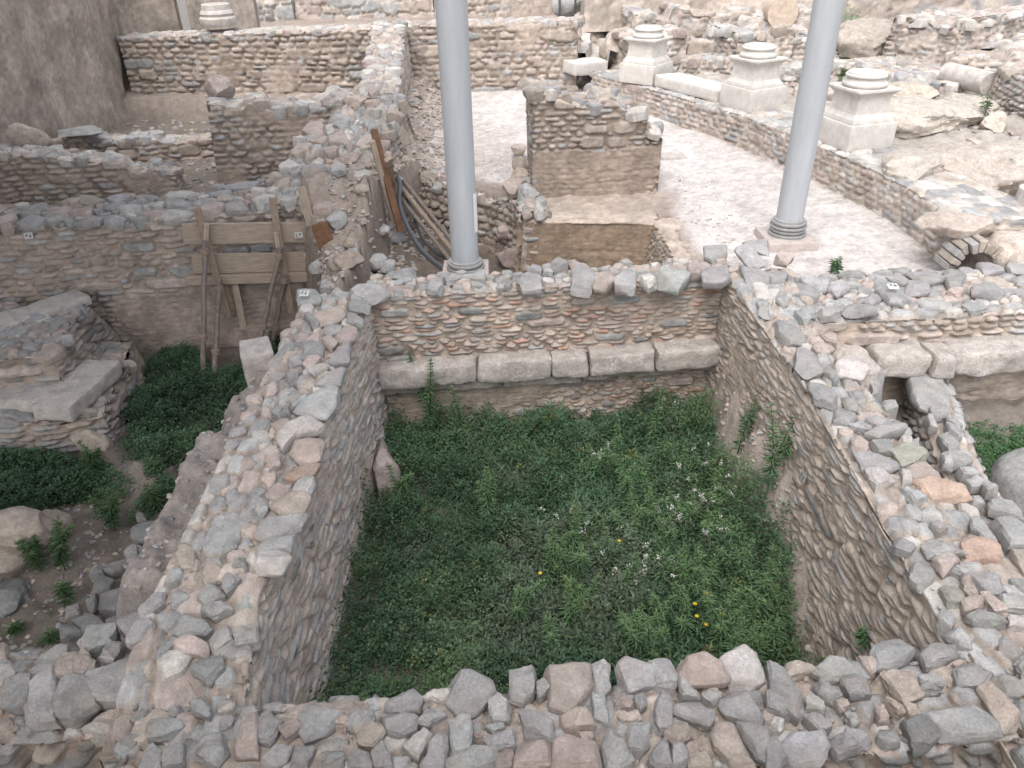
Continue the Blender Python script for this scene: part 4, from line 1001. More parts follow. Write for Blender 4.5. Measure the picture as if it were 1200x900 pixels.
# ================================================================== DRAIN BESIDE THE BROAD WALL
dpath = [PX(1066, 418, 1.15), PX(1083, 480, 1.15), PX(1105, 545, 1.15), PX(1143, 607, 1.15), PX(1222, 740, 1.15)]
wD = ruin_wall('drain_wall', 'little dry stone wall of grey slabs edging the narrow stone drain', dpath, .34, .3, 1.14, .016, 151, .2, .07, PAL_DARK, MORT_D, .05, .014, .0, .2, back=True, sink=.04)
D_T = """g 270,215 330,210 340,240 280,250
g 320,250 390,285 370,292 330,270
g 325,285 375,290 385,340 340,330
g 300,310 330,305 385,350 350,370 318,345
g 320,380 400,375 432,412 360,427
g 308,392 330,385 362,440 320,430
g 370,430 430,425 462,452 390,458
g 390,470 440,460 495,490 420,507
g 455,503 490,498 522,522 470,528
g 420,540 460,525 468,562 430,572
g 475,545 560,552 610,600 610,615 480,580
g 480,605 530,600 610,645 610,715 550,718
t 545,720 610,720 610,800
g 250,240 280,250 300,300 270,290"""
k = 0
for line in D_T.splitlines():
    a = line.split(); poly = [PX(1000 + float(q.split(',')[0]) / 3, 400 + float(q.split(',')[1]) / 3, 1.24) for q in a[1:]]
    add_stone(poly, 1.22 + .02 * (k % 3), .1, a[0], 1800 + k, 'capping_stone', wD, 6, 20, .014); k += 1
lean = add_stone([PX(1000 + x / 3, 400 + y / 3, 1.3) for x, y in ((185, 45), (240, 30), (345, 140), (358, 205), (300, 205), (250, 190), (215, 160))], 1.24, .13, 'g', 1830, 'leaning_slab', None, 0, 30, .02, facets=1, rot=(rad(4), rad(3), 0))
tag(lean, 'big grey slab leaning at the head of the stone drain below the ledge blocks', 'stone slab', None, 'thing')
for k, (txt, lb) in enumerate((('50,100 100,65 117,110 138,165 90,182', 'dark grey stone bedded at the head of the drain against the broad wall'), ('88,185 150,190 162,215 110,227', 'flat grey stone second from the head of the drain against the broad wall'), ('128,240 200,270 217,310 190,322 150,275', 'long dark grey stone halfway down the drain against the broad wall'), ('203,325 235,325 237,362 210,352', 'smallest dark stone at the lower end of the row in the drain'))):
    poly = [PX(1000 + float(q.split(',')[0]) / 3, 400 + float(q.split(',')[1]) / 3, 1.35) for q in txt.split()]
    o = add_stone(poly, 1.32, .5, 'b', 1840 + k, 'drain_stone', None, 6, 20, .016); tag(o, lb, 'stone', 'stones in the drain', 'thing')
rock('boulder', P3(1258, 580, .75), (1.25, .95, .66), 161, 'g', 'smooth pale grey boulder in the clover patch', 'boulder', sub=5, rough=.05, facets=3, smooth=180)

# ================================================================== LOOSE STONES
def loose(z, origin, txt, seed, group, cat='stone slab', sc=4, hgt=.1, names=None):
    for k, line in enumerate(txt.strip().splitlines()):
        a = line.split(); poly = [PX(origin[0] + float(q.split(',')[0]) / sc, origin[1] + float(q.split(',')[1]) / sc, z) for q in a[1:]]
        P = np.array(poly); c = P.mean(0); P = c + (P - c) * 1.05
        o = add_stone(P, max(z, gz(*c) + .05), hgt, a[0], seed + k, 'stone_slab', None, 7, 22, .016)
        tag(o, names, cat, group, 'thing')
loose(.42, (0, 450), """d 600,640 740,620 860,640 840,690 650,730 610,700
d 645,770 700,730 800,710 800,770 720,830 650,810
g 580,780 600,740 650,735 640,790 600,805
d 630,600 670,590 680,630 640,635
d 720,600 890,500 905,520 830,600
d 480,860 500,820 600,815 600,850 530,875
d 590,870 640,830 710,835 690,880 620,895
d 415,890 440,850 480,840 480,890
d 800,700 850,680 850,730 810,740
g 920,480 1020,460 1010,490 930,500
d 770,790 830,780 830,840 780,830""", 1900, 'loose slabs in the trench', names='loose dark grey slab in the pile between the trench and the long room wall')
loose(.42, (0, 675), """d 420,60 470,0 530,10 545,45 430,75
d 460,70 640,40 675,130 570,185 460,160
d 330,190 440,165 495,220 380,260
d 255,220 330,215 380,260 270,270
d 230,320 300,290 390,340 250,380
d 300,140 370,120 370,170 300,180
d 490,185 570,185 570,235 500,230
d 210,390 260,390 260,450 215,450
d 400,110 450,80 455,130 420,165""", 1930, 'loose slabs in the trench', names='loose dark grey slab in the pile between the trench and the long room wall')
lump = [(20, 640, .55, .4, .35, 'k'), (52, 628, .4, .3, .25, 'k'), (8, 690, .3, .25, .2, 'd'), (110, 510, .35, .3, .3, 'k'), (12, 660, .5, .35, .3, 'k')]
for k, (x, y, a, b, c, key) in enumerate(lump):
    X, Y = PX(x, y, .15); rock('earth_lump', (X, Y, gz(X, Y) + c * .2), (a * 1.4, b * 1.4, c * 1.1), 200 + k, key, 'pale earthy lump among the weeds on the trench floor', 'rock', rz=k, group='earthy lumps in the trench')
# rocks beyond the curved wall
R1 = [(1078, 143, 1.9, 1.5, .5, 'c', 'large flat earth lump behind the third pedestal'), (1128, 128, 1.2, 1.0, .45, 'c', 'pale earth lump between the flat lump and the heaped rubble'), (1060, 122, 1.0, .8, .4, 't', 'small earth lump under the white topped strip'),
      (1082, 192, 1.6, .9, .6, 'c', 'pale rounded boulder nearest the third pedestal'), (1140, 198, 1.5, .9, .62, 'c', 'pale rounded boulder between two others behind the curved wall'), (1198, 192, 1.6, 1.0, .66, 'c', 'pale rounded boulder at the edge of the picture behind the curved wall'),
      (830, 26, 2.6, 1.6, 1.8, 'w', 'huge pale sloping rock under the far earth face'), (1010, 66, 1.6, 1.3, .9, 't', 'rounded earthy mass beside the tall corner block'), (690, 50, 1.0, .8, .8, 't', 'ochre rock on the outer side of the stone channel'), (733, 66, 1.0, 1.0, .9, 't', 'ochre rock between the stone channel and the first pedestal'),
      (980, 20, 1.6, 1.2, 1.2, 't', 'ochre rock under the far face behind the second grey pole'), (890, 30, 1.2, 1.2, .9, 't', 'ochre rock beneath the drum of stone'), (760, 22, 1.8, 1.2, 1.3, 'k', 'brown rock behind the stone channel'), (1165, 150, .5, .4, .35, 't', 'little stone on the sandy floor by the heaped rubble'), (960, 110, .9, .7, .5, 't', 'low earthy rock between the second and third pedestals'), (1080, 110, .6, .5, .4, 'g', 'small grey rock beside the white topped strip'),
      (930, 90, .8, .6, .5, 'w', 'whitish rock close behind the second grey pole'), (720, 92, .8, .5, .35, 'g', 'grey rock at the start of the curved wall')]
for k, (x, y, a, b, c, key, lb) in enumerate(R1):
    X, Y = PX(x, y, 2.0); rock('rock', (X, Y, gz(X, Y) + c * .22), (a, b, c), 220 + k, key, lb, 'rock', rz=k * 1.3, rough=.3, sub=5)
rock('rock', (*PX(36, 172, 1.9)[:2], 2.0), (.62, .22, .5), 240, 't', 'upright broken stone standing on the low sunken wall', 'rock', rz=.5, facets=9, tilt=(.3, .4))
rock('rock', (*PX(261, 112, 2.4)[:2], yz(258, 122, 12.5) + .12), (.5, .4, .42), 241, 'p', 'pink boulder on the end of the earthy stub wall', 'rock', rz=.5, facets=9)
rock('rock', (*PX(392, 118, 2.3)[:2], yz(392, 122, 12.9) + .1), (.45, .4, .35), 242, 'w', 'pale block shaped stone sitting on the earthy stub wall near the cross wall', 'rock', rz=.2, facets=10)
rock('rock', (*PX(92, 152, 1.75)[:2], yz(90, 158, 13.6) + .03), (.8, .45, .16), 243, 'b', 'flat bluish slab lying on the pale topped compartment wall', 'rock', rz=.1, facets=9)
# collapsed rubble between the shored wall, the pit and the room
rub = [(350, 315), (372, 300), (395, 322), (415, 300), (430, 275), (448, 262), (462, 250), (440, 310), (460, 320), (405, 262), (420, 240), (480, 322), (436, 288), (470, 300), (398, 288), (384, 330), (412, 330), (452, 290), (488, 312)]
for k, (x, y) in enumerate(rub):
    X, Y = PX(x, y, 1.4); s = random.uniform(.16, .34); rock('fallen_stone', (X, Y, gz(X, Y) + s * .18), (s * 1.4, s, s * .8), 260 + k, random.choice('ggtpk'), 'fallen stone on the earth slope between the shored wall and the room corner', 'rock', rz=k, group='stones fallen on the slope', sub=3, facets=9)

# ================================================================== MARBLE PEDESTALS
def pedestal(label, left, mid, sc=1.0):
    d = np.array(mid) - np.array(left); d /= np.hypot(*d); r = np.array([-d[1], d[0]]); c = np.array(mid) + (-d + r) * .37 * sc
    t = thing('column_pedestal', label, 'pedestal', (c[0], c[1], 2.0), 'marble pedestals on the curved wall', math.atan2(d[1], d[0]))
    pl = block('plinth', (-.37 * sc, -.37 * sc), (.37 * sc, -.37 * sc), .74 * sc, 0, .34, 7, t, (0, 0, 0), M_MARBLE, .003, .06, .012)
    k = .01
    lathe('die', [(.335, .34), (.335, .365), (.325, .375), (.318, .40), (.295, .425), (.288, .44), (.275, .46), (.262, .60), (.262, .66), (.27, .68), (.29, .70), (.298, .715), (.325, .735), (.338, .745), (.338, .77), (.33, .775)], 4, M_MARBLE, t, square=True, smooth=25)
    prof = []
    for a in np.linspace(-90, 90, 9): prof.append((.262 + .032 * math.cos(rad(a)), .775 + .034 + .034 * math.sin(rad(a))))
    prof += [(.262, .848), (.25, .858), (.246, .873), (.25, .886), (.258, .89)]
    for a in np.linspace(-90, 90, 8): prof.append((.248 + .022 * math.cos(rad(a)), .893 + .022 + .022 * math.sin(rad(a))))
    prof += [(.245, .937), (.24, .955), (.03, .956), (.028, .948)]
    lathe('column_base', prof, 40, M_MARBLE, t, smooth=30)
    return t
pedestal('white marble pedestal farthest along the curved wall, joined to a low slab', PX(727, 96, 2), PX(764, 101, 2))
pedestal('white marble pedestal at the near end of the low joining slab', PX(840, 122, 2), PX(878, 133, 2))
pedestal('white marble pedestal standing alone on the curved wall beside the second grey pole', PX(955, 164, 2), PX(992, 179, 2))
slab_thing('long flat white marble slab joining two pedestals', PX(766, 101, 2), PX(839, 121, 2), .55, 2.0, 2.2, 310, M_MARBLE, name='marble_slab', cat='marble slab')
# column base on the tall back wall, drum and shaft lying beyond
zc = yz(256, 29, 18.15)
t = thing('old_column_base', 'weathered pale column base standing on the tall back wall', 'column base', (yx(256, 18.15, 25), 18.15, zc))
lathe('lower_drum', [(.36, 0), (.38, .04), (.38, .14), (.35, .17), (.34, .18)], 28, M_LIME, t); lathe('upper_ring', [(.33, .18), (.35, .23), (.33, .28), (.30, .30), (.29, .40), (.27, .41)], 28, M_LIME, t)
o = tube('column_shaft', [P3(1110, 86, 2.2), P3(1136, 92, 2.2), P3(1161, 99, 2.2)], .19, M_LIME, None, 24); tag(o, 'broken pale column shaft lying on its side by the heaped rubble', 'column shaft', None, 'thing')
p = P3(915, 14, 2.9); o = tube('stone_drum', [(p[0] - .05, p[1] - .3, p[2]), (p[0], p[1], p[2]), (p[0] + .05, p[1] + .4, p[2])], .3, mat_stone('ochre_stone', attr=False, base=tuple(C(186, 170, 154))), None, 20); tag(o, 'short ochre stone drum lying end on below the far face', 'stone drum', None, 'thing')
o = tube('column_stump', [(*PX(1203, 264, 1.72), 1.6), (*PX(1203, 264, 1.72), 1.9), (*PX(1203, 264, 1.72), 2.15)], .22, M_LIME, None, 24, r2=.2); tag(o, 'tan round stump standing at the edge of the sandy floor', 'column stump', None, 'thing')
# stone channel (two kerbs and a floor)
ch = [(700, 78, 1.9), (704, 62, 1.95), (699, 45, 2.05), (690, 28, 2.2), (682, 12, 2.4), (678, 0, 2.5)]
cp = [np.array(P3(*q)) for q in ch]
t = thing('stone_channel', 'curved pale stone water channel running up beyond the back wall', 'channel', tuple(cp[0]))
pr = [(-.42, -.3), (-.42, .28), (-.24, .3), (-.2, .05), (.2, .05), (.24, .3), (.42, .28), (.42, -.3)]
V = []; F = []
pts = [];
for a, b in zip(cp, cp[1:]):
    for q in range(6): pts.append(a + (b - a) * q / 6)
for k, q in enumerate(pts):
    d = pts[min(k + 1, len(pts) - 1)] - pts[max(k - 1, 0)]; n = np.array([d[1], -d[0]]) / np.hypot(d[0], d[1])
    for u, v in pr: V.append((q[0] + n[0] * u - cp[0][0] + .03 * math.sin(k * 2.1 + u * 9), q[1] + n[1] * u - cp[0][1], q[2] + v - cp[0][2] + .03 * math.sin(k * 1.3 + u * 7)))
for k in range(len(pts) - 1):
    for q in range(7): F.append((k * 8 + q, k * 8 + q + 1, k * 8 + 9 + q, k * 8 + 8 + q))
mesh_np('trough', V, F, None, M_LIME, True, t, 30)
# culvert arch
ac = P3Y(1140, 316, 7.35)
t = thing('culvert_arch', 'small rubble arch with a dark opening at the end of the curved wall', 'arch', ac)
for k in range(11):
    a0, a1 = math.pi * k / 11 + .02, math.pi * (k + 1) / 11 - .02; ro = .31 + random.uniform(-.02, .04); f0 = -.03 + random.uniform(-.03, .03)
    bm = bmesh.new(); vs_ = []
    for y in (f0, .26 + random.uniform(-.04, .04)):
        for r_, a in ((.2, a0), (ro, a0), (ro, a1), (.2, a1)): vs_.append(bm.verts.new((r_ * math.cos(a), y, r_ * math.sin(a))))
    for f in ((0, 1, 2, 3), (7, 6, 5, 4), (0, 4, 5, 1), (1, 5, 6, 2), (2, 6, 7, 3), (3, 7, 4, 0)): bm.faces.new([vs_[i] for i in f])
    bmesh.ops.recalc_face_normals(bm, faces=bm.faces[:]); bmesh.ops.bevel(bm, geom=bm.edges[:], offset=.008, segments=1, affect='EDGES')
    bm_obj('arch_stone', bm, M_STONE, t, None, col=PC[random.choice('ttkg')])
rock('rock', (ac[0] + .45, ac[1] + .15, 1.72), (.55, .7, .5), 330, 't', 'earthy stone mass beside the culvert arch', 'rock')
rock('rock', (ac[0] - .12, ac[1] + .35, 2.0), (.8, .5, .3), 331, 't', 'earthy stone mass over the culvert arch', 'rock')
# dark bundle far behind
t = thing('equipment_bundle', 'grey wrapped bundle with dark straps beyond the back wall', 'bundle', P3(668, 18, 2.4))
rock('wrap', (0, 0, .25), (1.0, .6, .6), 340, 'g', parent=t, facets=5)
for dx in (-.3, .1): tube('strap', [(dx, -.33, .0), (dx, -.36, .3), (dx, -.2, .57), (dx, .1, .57)], .03, M_HOSE, t, 6)

# ================================================================== SHELTER POLES
def pole(label, base, zb, pad, rings, top=8.2, group='grey shelter poles'):
    t = thing('shelter_pole', label, 'pole', (base[0], base[1], zb), group)
    tube('shaft', [(0, 0, 0), (0, 0, 2), (0, 0, 4), (0, 0, top - zb)], .152, M_PAINT, t, 40)
    if pad: block('plinth', (-pad, -pad), (pad, -pad), pad * 2, -1.2, .1, 8, t, (0, 0, 0), M_PLINTH, .006, .06, .015)
    for k in range(rings):
        bm = bmesh.new(); R_, r_ = .195 - .012 * (k % 2), .018; nn = 36; rows = []
        for i in range(nn): rows.append([bm.verts.new(((R_ + r_ * math.cos(j * 1.047)) * math.cos(i / nn * 6.2832), (R_ + r_ * math.cos(j * 1.047)) * math.sin(i / nn * 6.2832), r_ * math.sin(j * 1.047))) for j in range(6)])
        for i in range(nn):
            for j in range(6): bm.faces.new((rows[i][j], rows[i][(j + 1) % 6], rows[(i + 1) % nn][(j + 1) % 6], rows[(i + 1) % nn][j]))
        bmesh.ops.recalc_face_normals(bm, faces=bm.faces[:])
        bm_obj('base_ring', bm, M_RING, t, 60, (0, 0, .13 + k * .045))
    lathe('collar', [(.21, .1), (.2, .115), (.175, .12), (.172, .1 + .045 * rings + .02), (.155, .1 + .045 * rings + .03)], 36, M_RING, t)
    return t
b1 = PX(546, 322, 1.42); b2 = PX(920, 284, 1.5)
p1 = pole('tall grey steel pole behind the brick wall of the weedy room, hose at its foot', b1, 1.40, .26, 2)
p2 = pole('tall grey steel pole on a square pad on the bright gravel floor', b2, 1.5, .29, 4)
t = thing('unseen_shade_roof', 'unseen flat shelter roof above the ruins, its extent shaped to shade the trench side', 'roof', (-8.4, 3.9, 8.2))  # roof over the poles, out of view; extent set to shade the left side
bm = bmesh.new(); bmesh.ops.create_cube(bm, size=1); bmesh.ops.scale(bm, vec=(11.6, 11.4, .12), verts=bm.verts[:]); bm_obj('roof_sheet', bm, M_ROOF, t)
for k in range(4):
    bm = bmesh.new(); bmesh.ops.create_cube(bm, size=1); bmesh.ops.scale(bm, vec=(17.6, .14, .3), verts=bm.verts[:]); bm_obj('purlin', bm, M_PAINT, t, None, (3.0, -5.2 + k * 3.2, -.21))
t = thing('unseen_shade_walkway', 'unseen raised walkway under the viewpoint, added to shade the near wall face', 'walkway', (0, -.6, 3.3))  # out-of-view deck added to keep the near wall face in shade
bm = bmesh.new(); bmesh.ops.create_cube(bm, size=1); bmesh.ops.scale(bm, vec=(16, 3.0, .15), verts=bm.verts[:]); bm_obj('deck', bm, M_WOOD, t)
for sx in (-6, -2, 2, 6):
    bm = bmesh.new(); bmesh.ops.create_cube(bm, size=1); bmesh.ops.scale(bm, vec=(.16, .16, 3.7), verts=bm.verts[:]); bm_obj('post', bm, M_PAINT, t, None, (sx, -.2, -1.92))
# taped sheet on the first pole
V = []; F = []
for i in range(6):
    a = rad(-38 + i * 10)
    for z in (.55, .98): V.append((.158 * math.cos(a), .158 * math.sin(a), z))
for i in range(5): F.append((2 * i, 2 * i + 2, 2 * i + 3, 2 * i + 1))
mesh_np('paper_notice', V, F, None, M_WHITE, True, p1)

# ================================================================== SHORING AND TIMBER
A_, B_ = (-4.16, 8.78), (-2.78, 9.16)
W_ = lambda x, y, o=0: PV(x, y, A_, B_, o)
FC = (.27, -.96, 0)
t = thing('timber_shoring', 'weathered plank panel with two upright battens bracing the trench wall', 'shoring', W_(295, 330))
beam('plank', W_(215, 274), W_(369, 272), .26, .04, M_WOODX, t, facing=FC, seed=1)
beam('plank', W_(226, 309), W_(377, 306), .25, .04, M_WOODX, t, facing=FC, seed=2)
beam('plank', W_(219, 328, .03), W_(384, 323, .03), .12, .09, M_WOODX, t, facing=FC, seed=3)
beam('batten', W_(231, 244, .07), W_(268, 372, .13), .085, .05, M_WOOD, t, facing=FC, seed=4)
beam('batten', W_(319, 232, .07), W_(341, 366, .13), .085, .05, M_WOOD, t, facing=FC, seed=5)
beam('wedge_board', W_(362, 276, .0), W_(391, 330, .06), .09, .04, M_WOOD, t, facing=FC, seed=6)
for k, (a, b) in enumerate((((242, 262), (241, 288)), ((323, 272), (326, 290)))): beam('cleat', W_(*a, .12), W_(*b, .12), .06, .05, M_WOODX, t, facing=FC, seed=20 + k)
def prop(label, a, foot, r=.035):
    a = np.array(a); f = np.array(foot); m = (a + f) / 2
    t = thing('timber_prop', label, 'prop', tuple(f), 'props under the shoring')
    P = [f + (a - f) * k / 8 + np.array([.006 * math.sin(k * 2.1), 0, 0]) for k in range(9)]
    tube('shaft', [p - f for p in P], r, M_POLE, t, 10, r2=r * .85)
    for q in (.35, .93): c = (f + (a - f) * q) - f; tube('tie', [c - np.array([0, 0, .03]), c, c + np.array([0, 0, .03])], r * 1.5, M_WOOD, t, 8)
def foot(x, y): X, Y = PX(x, y, .02); return (X, Y, gz(X, Y) - .02)
prop('round prop farthest from the room wall, upright under the shoring', W_(240, 282, .16), foot(238, 456))
prop('second round prop, close beside the upright one, under the shoring', W_(257, 330, .16), foot(251, 460))
prop('long slanting prop under the shoring, tied near its foot', W_(329, 290, .16), foot(298, 432))
prop('short slanting prop under the shoring, nearest the room wall', W_(334, 322, .16), foot(316, 412))
def plank(label, a, b, wd, tk, mat, seed, facing=FC, group='loose boards'):
    o = beam('board', a, b, wd, tk, mat, None, facing=facing, seed=seed); tag(o, label, 'board', group, 'thing')
plank('dark reddish brown board standing at the end of the shoring', W_(374, 262, .5), W_(396, 326, .5), .2, .04, M_WOOD_D, 31)
plank('pale split board behind the top corner of the shoring', W_(353, 218, .08), W_(364, 264, .1), .11, .04, M_WOODX, 32)
plank('short board stuck in the wall under the shoring', W_(275, 332, .02), W_(286, 386, .1), .08, .035, M_WOODX, 33)
plank('short dark board hanging beside the stuck board under the shoring', W_(262, 334, .02), W_(272, 362, .05), .08, .035, M_WOOD, 34)
def lp(x, y, z): return P3(x, y, z)
F2 = (.5, -.86, 0)
plank('long brown board leaning on the rubble above the hose', P3Y(438, 152, 10.1), lp(470, 272, 1.25), .09, .04, M_WOOD_D, 35, F2)
plank('pale narrow board leaning next to the brown one', P3Y(436, 165, 9.9), lp(462, 262, 1.3), .07, .04, M_WOODX, 36, F2)
plank('short wide pale board leaning at the top of the hose', P3Y(455, 186, 9.8), lp(459, 222, 1.55), .1, .05, M_WOODX, 37, F2)
plank('low grey board at the foot of the leaning boards', lp(452, 236, 1.4), lp(455, 262, 1.2), .1, .05, M_WOODX, 38, F2)
for k, (x0, y0, Y0, x1, y1, z1, r, lb) in enumerate(((460, 196, 11.0, 531, 284, 1.1, .03, 'uppermost pole of the bundle sloping to the foot of the first grey pole'), (464, 212, 10.8, 530, 294, 1.05, .035, 'middle pole of the bundle sloping to the foot of the first grey pole'), (466, 228, 10.6, 528, 306, 1.0, .03, 'lowest pole of the bundle sloping to the foot of the first grey pole'))):
    a = np.array(P3Y(x0, y0, Y0)); b = np.array(P3(x1, y1, z1))
    o = tube('loose_pole', [a + (b - a) * q / 6 for q in range(7)], r, M_POLE if k != 1 else M_WOOD, None, 8); tag(o, lb, 'pole', 'poles lying behind the wall', 'thing')
def smoothpath(pts, n=8):
    P = np.array(pts); out = []
    for i in range(len(P) - 1):
        p0, p1, p2, p3 = P[max(i - 1, 0)], P[i], P[i + 1], P[min(i + 2, len(P) - 1)]
        for q in range(n):
            u = q / n; out.append(.5 * ((2 * p1) + (-p0 + p2) * u + (2 * p0 - 5 * p1 + 4 * p2 - p3) * u * u + (-p0 + 3 * p1 - 3 * p2 + p3) * u ** 3))
    out.append(P[-1]); return out
o = tube('hose', smoothpath([lp(462, 222, 1.5), lp(465, 209, 1.72), lp(469, 216, 1.7), lp(468, 238, 1.55), lp(476, 262, 1.4), lp(490, 288, 1.3), lp(505, 304, 1.28), lp(522, 317, 1.36)]), .032, M_HOSE, None, 10); tag(o, 'thick black hose looping down to the foot of the first grey pole', 'hose', None, 'thing')
o = tube('hose', smoothpath([lp(474, 225, 1.5), lp(484, 250, 1.3), lp(493, 276, 1.1), lp(510, 295, 1.0), lp(528, 305, 1.0)]), .022, M_HOSE, None, 8); tag(o, 'thin black hose lying under the bundle of poles', 'hose', None, 'thing')

# ================================================================== WHITE SURVEY TAGS (parts of the walls they are fixed to)
def wtag(wall, p, nrm, size=.075, seed=0):
    n = Vector(nrm).normalized(); p = Vector(p) + n * .012; u = Vector((0, 0, 1)).cross(n)
    if u.length < .1: u = Vector((1, 0, 0))
    u.normalize(); v = n.cross(u)
    bm = bmesh.new(); q = [bm.verts.new(u * a * size * .55 + v * b * size * .42) for a, b in ((-1, -1), (1, -1), (1, 1), (-1, 1))]; bm.faces.new(q)
    bmesh.ops.solidify(bm, geom=bm.faces[:], thickness=.004)
    o = bm_obj('survey_tag', bm, M_WHITE, wall.root); o.location = p - Vector(wall.org)
    r = random.Random(seed); bm = bmesh.new()
    for cx in (-.25, .2):
        for _ in range(3):
            x, y = cx + r.uniform(-.1, .1), r.uniform(-.2, .2); a, b = r.choice(((.13, .04), (.04, .13)))
            w_ = [bm.verts.new(u * (x + sx * a) * size + v * (y + sy * b) * size + n * (.0065 + .0004 * _)) for sx, sy in ((-1, -1), (1, -1), (1, 1), (-1, 1))]; bm.faces.new(w_)
    bm_obj('tag_marking', bm, M_INK, o)
wtag(wN, PV(561, 388, (-1.42, 6.80), (2.28, 7.17)), (.1, -1, 0), seed=1)
wtag(wW, (*PX(357, 345, 1.86), 1.865), (0, -.5, .85), .08, 2)
wtag(wL, PV(34, 276, LW[1], LW[2], .05), (.2, -1, .2), .09, 3)
wtag(wL, PV(350, 275, A_, B_, .06), (.2, -1, .1), .09, 4)
wtag(wNE, (*PX(1046, 337, 1.84), 1.845), (0, -.3, .95), .09, 5)
wtag(wE, PV(943, 558, (2.26, 7), (2.24, 2)), (-1, 0, .1), .09, 6)

# ================================================================== PLANTS
def leaf_mesh(name, base, d, nrm_up, L, W, col, parent=None, fold=.25, droop=.0, mat=None):
    """many small folded leaves: base points, directions, up vectors, lengths, widths, colours"""
    n = len(base); side = np.cross(d, nrm_up); side /= np.linalg.norm(side, axis=1)[:, None] + 1e-9; u = np.cross(side, d)
    tip = base + d * L[:, None] - u * (L * droop)[:, None]; m = base + d * (L * .45)[:, None]
    a = m + side * W[:, None] * .5 + u * (W * fold)[:, None]; b = m - side * W[:, None] * .5 + u * (W * fold)[:, None]
    V = np.stack([base, a, tip, b], 1).reshape(-1, 3); i = np.arange(n) * 4
    F = np.concatenate([np.stack([i, i + 1, i + 2], 1), np.stack([i, i + 2, i + 3], 1)])
    return mesh_np(name, V, F, np.repeat(col, 4, 0), mat or M_LEAF, True, parent)
def dirs(az, el): return np.stack([np.cos(az) * np.cos(el), np.sin(az) * np.cos(el), np.sin(el)], -1)
UP = np.array([0, 0, 1.0])
G_DEEP = np.array([.054, .102, .056]); G_MID = np.array([.094, .172, .088]); G_LIGHT = np.array([.135, .215, .095]); G_GREY = np.array([.155, .18, .13]); G_YEL = np.array([.19, .19, .07])
def sprigs(n, xyfun, hfun, colfun, leaf=(.02, .032), wr=.62, k=9, seed=0, spread=.045, tall=.1):
    r = np.random.default_rng(seed); x, y = xyfun(r, n); n = len(x)
    g = ground_z(x[None], y[None])[0]; h = hfun(x, y, r)
    X = np.repeat(x, k); Y = np.repeat(y, k); G = np.repeat(g + h, k)
    fr = np.tile(np.linspace(0, 1, k), n); az = np.tile(np.arange(k) * 2.4, n) + np.repeat(r.uniform(0, 6.28, n), k) + r.uniform(-.4, .4, n * k)
    tx = np.repeat(r.normal(0, .25, n), k); ty = np.repeat(r.normal(0, .25, n), k); T = np.repeat(r.uniform(.5, 1.3, n), k) * tall
    base = np.stack([X + tx * T * fr, Y + ty * T * fr, G - T + T * fr], -1)
    el = r.uniform(-.15, .75, n * k) * (1 - .1 * fr) + .15
    d = dirs(az, el); s = r.uniform(*leaf, n * k) * np.repeat(r.uniform(.75, 1.25, n), k) * (1.15 - .45 * fr)
    base = base + d * np.array([1, 1, .2]) * (spread * .35 * (1.2 - fr))[:, None]
    c = np.repeat(colfun(x, y, r), k, 0) * r.uniform(.7, 1.35, n * k)[:, None]
    return base, d, s, s * wr, c
def room_xy(r, n):
    y = r.uniform(2.35, 7.12, n); x = r.uniform(-1.55, 2.32, n)
    edge = 2.32 - .16 * sst(3.0, 3.7, y) - .12 * sst(4.5, 5.5, y) + .08 * fbm(y * 3, y * 0, None, 9, 3)
    top = 6.82 + (x + 1.4) * .1
    ok = (x < edge) & (x > -1.46 + .05 * fbm(y * 3, y * 0 + 4, None, 10, 3)) & (y < top)
    d = fbm(x * 3.2, y * 3.2, None, 711, 3); ok &= d > -.75 + .5 * r.uniform(-.5, .5, n)
    return x[ok], y[ok]
def room_h(x, y, r):
    a = fbm(x * 1.1, y * 1.1, None, 701, 3); b = fbm(x * 4, y * 4, None, 702, 3)
    return np.clip(.22 + .18 * a + .30 * b + .08 * sst(5.5, 6.6, y) + .06 * sst(1.2, 2.0, x), .03, .6) * r.uniform(.4, 1.15, len(x))
def room_c(x, y, r):
    n = len(x); a = fbm(x * .9 + 3, y * .9, None, 703, 3); b = fbm(x * 2.2, y * 2.2, None, 704, 3); u = r.uniform(0, 1, n)
    c = G_DEEP + (G_MID - G_DEEP) * np.clip(.5 + a * 1.2 + (u - .5) * .8, 0, 1)[:, None]
    dry = sst(.1, .55, b + .55 * np.exp(-(((x - .45) / .9) ** 2 + ((y - 3.9) / 1.3) ** 2)) + (u - .6) * .4)
    c = c + (G_GREY - c) * (.5 * dry)[:, None]
    lt = sst(.25, .5, fbm(x * 1.6 + 9, y * 1.6, None, 705, 3) + .25 * sst(1.2, 2.0, x) + (u - .5) * .3); c = c + (G_LIGHT - c) * (.55 * lt)[:, None]
    yl = (u > .975); c[yl] = G_YEL
    return c
def sel(x, y, r):
    ok = x > -.1 + .9 * r.uniform(-1, 1, len(x)); return x[ok], y[ok]
P = [sprigs(27000, room_xy, room_h, room_c, (.021, .036), .76, 9, 71, .065, .17), sprigs(6500, lambda r, n: sel(*room_xy(r, n), r), lambda x, y, r: room_h(x, y, r) * 1.15 + .04, room_c, (.045, .085), .26, 11, 72, .06, .22)]
B = [np.concatenate([p[i] for p in P]) for i in range(5)]
o = leaf_mesh('weeds', B[0], B[1], np.tile(UP, (len(B[0]), 1)), B[2], B[3], B[4]); tag(o, 'dense low green weeds carpeting the walled room', 'weeds', None, 'stuff')
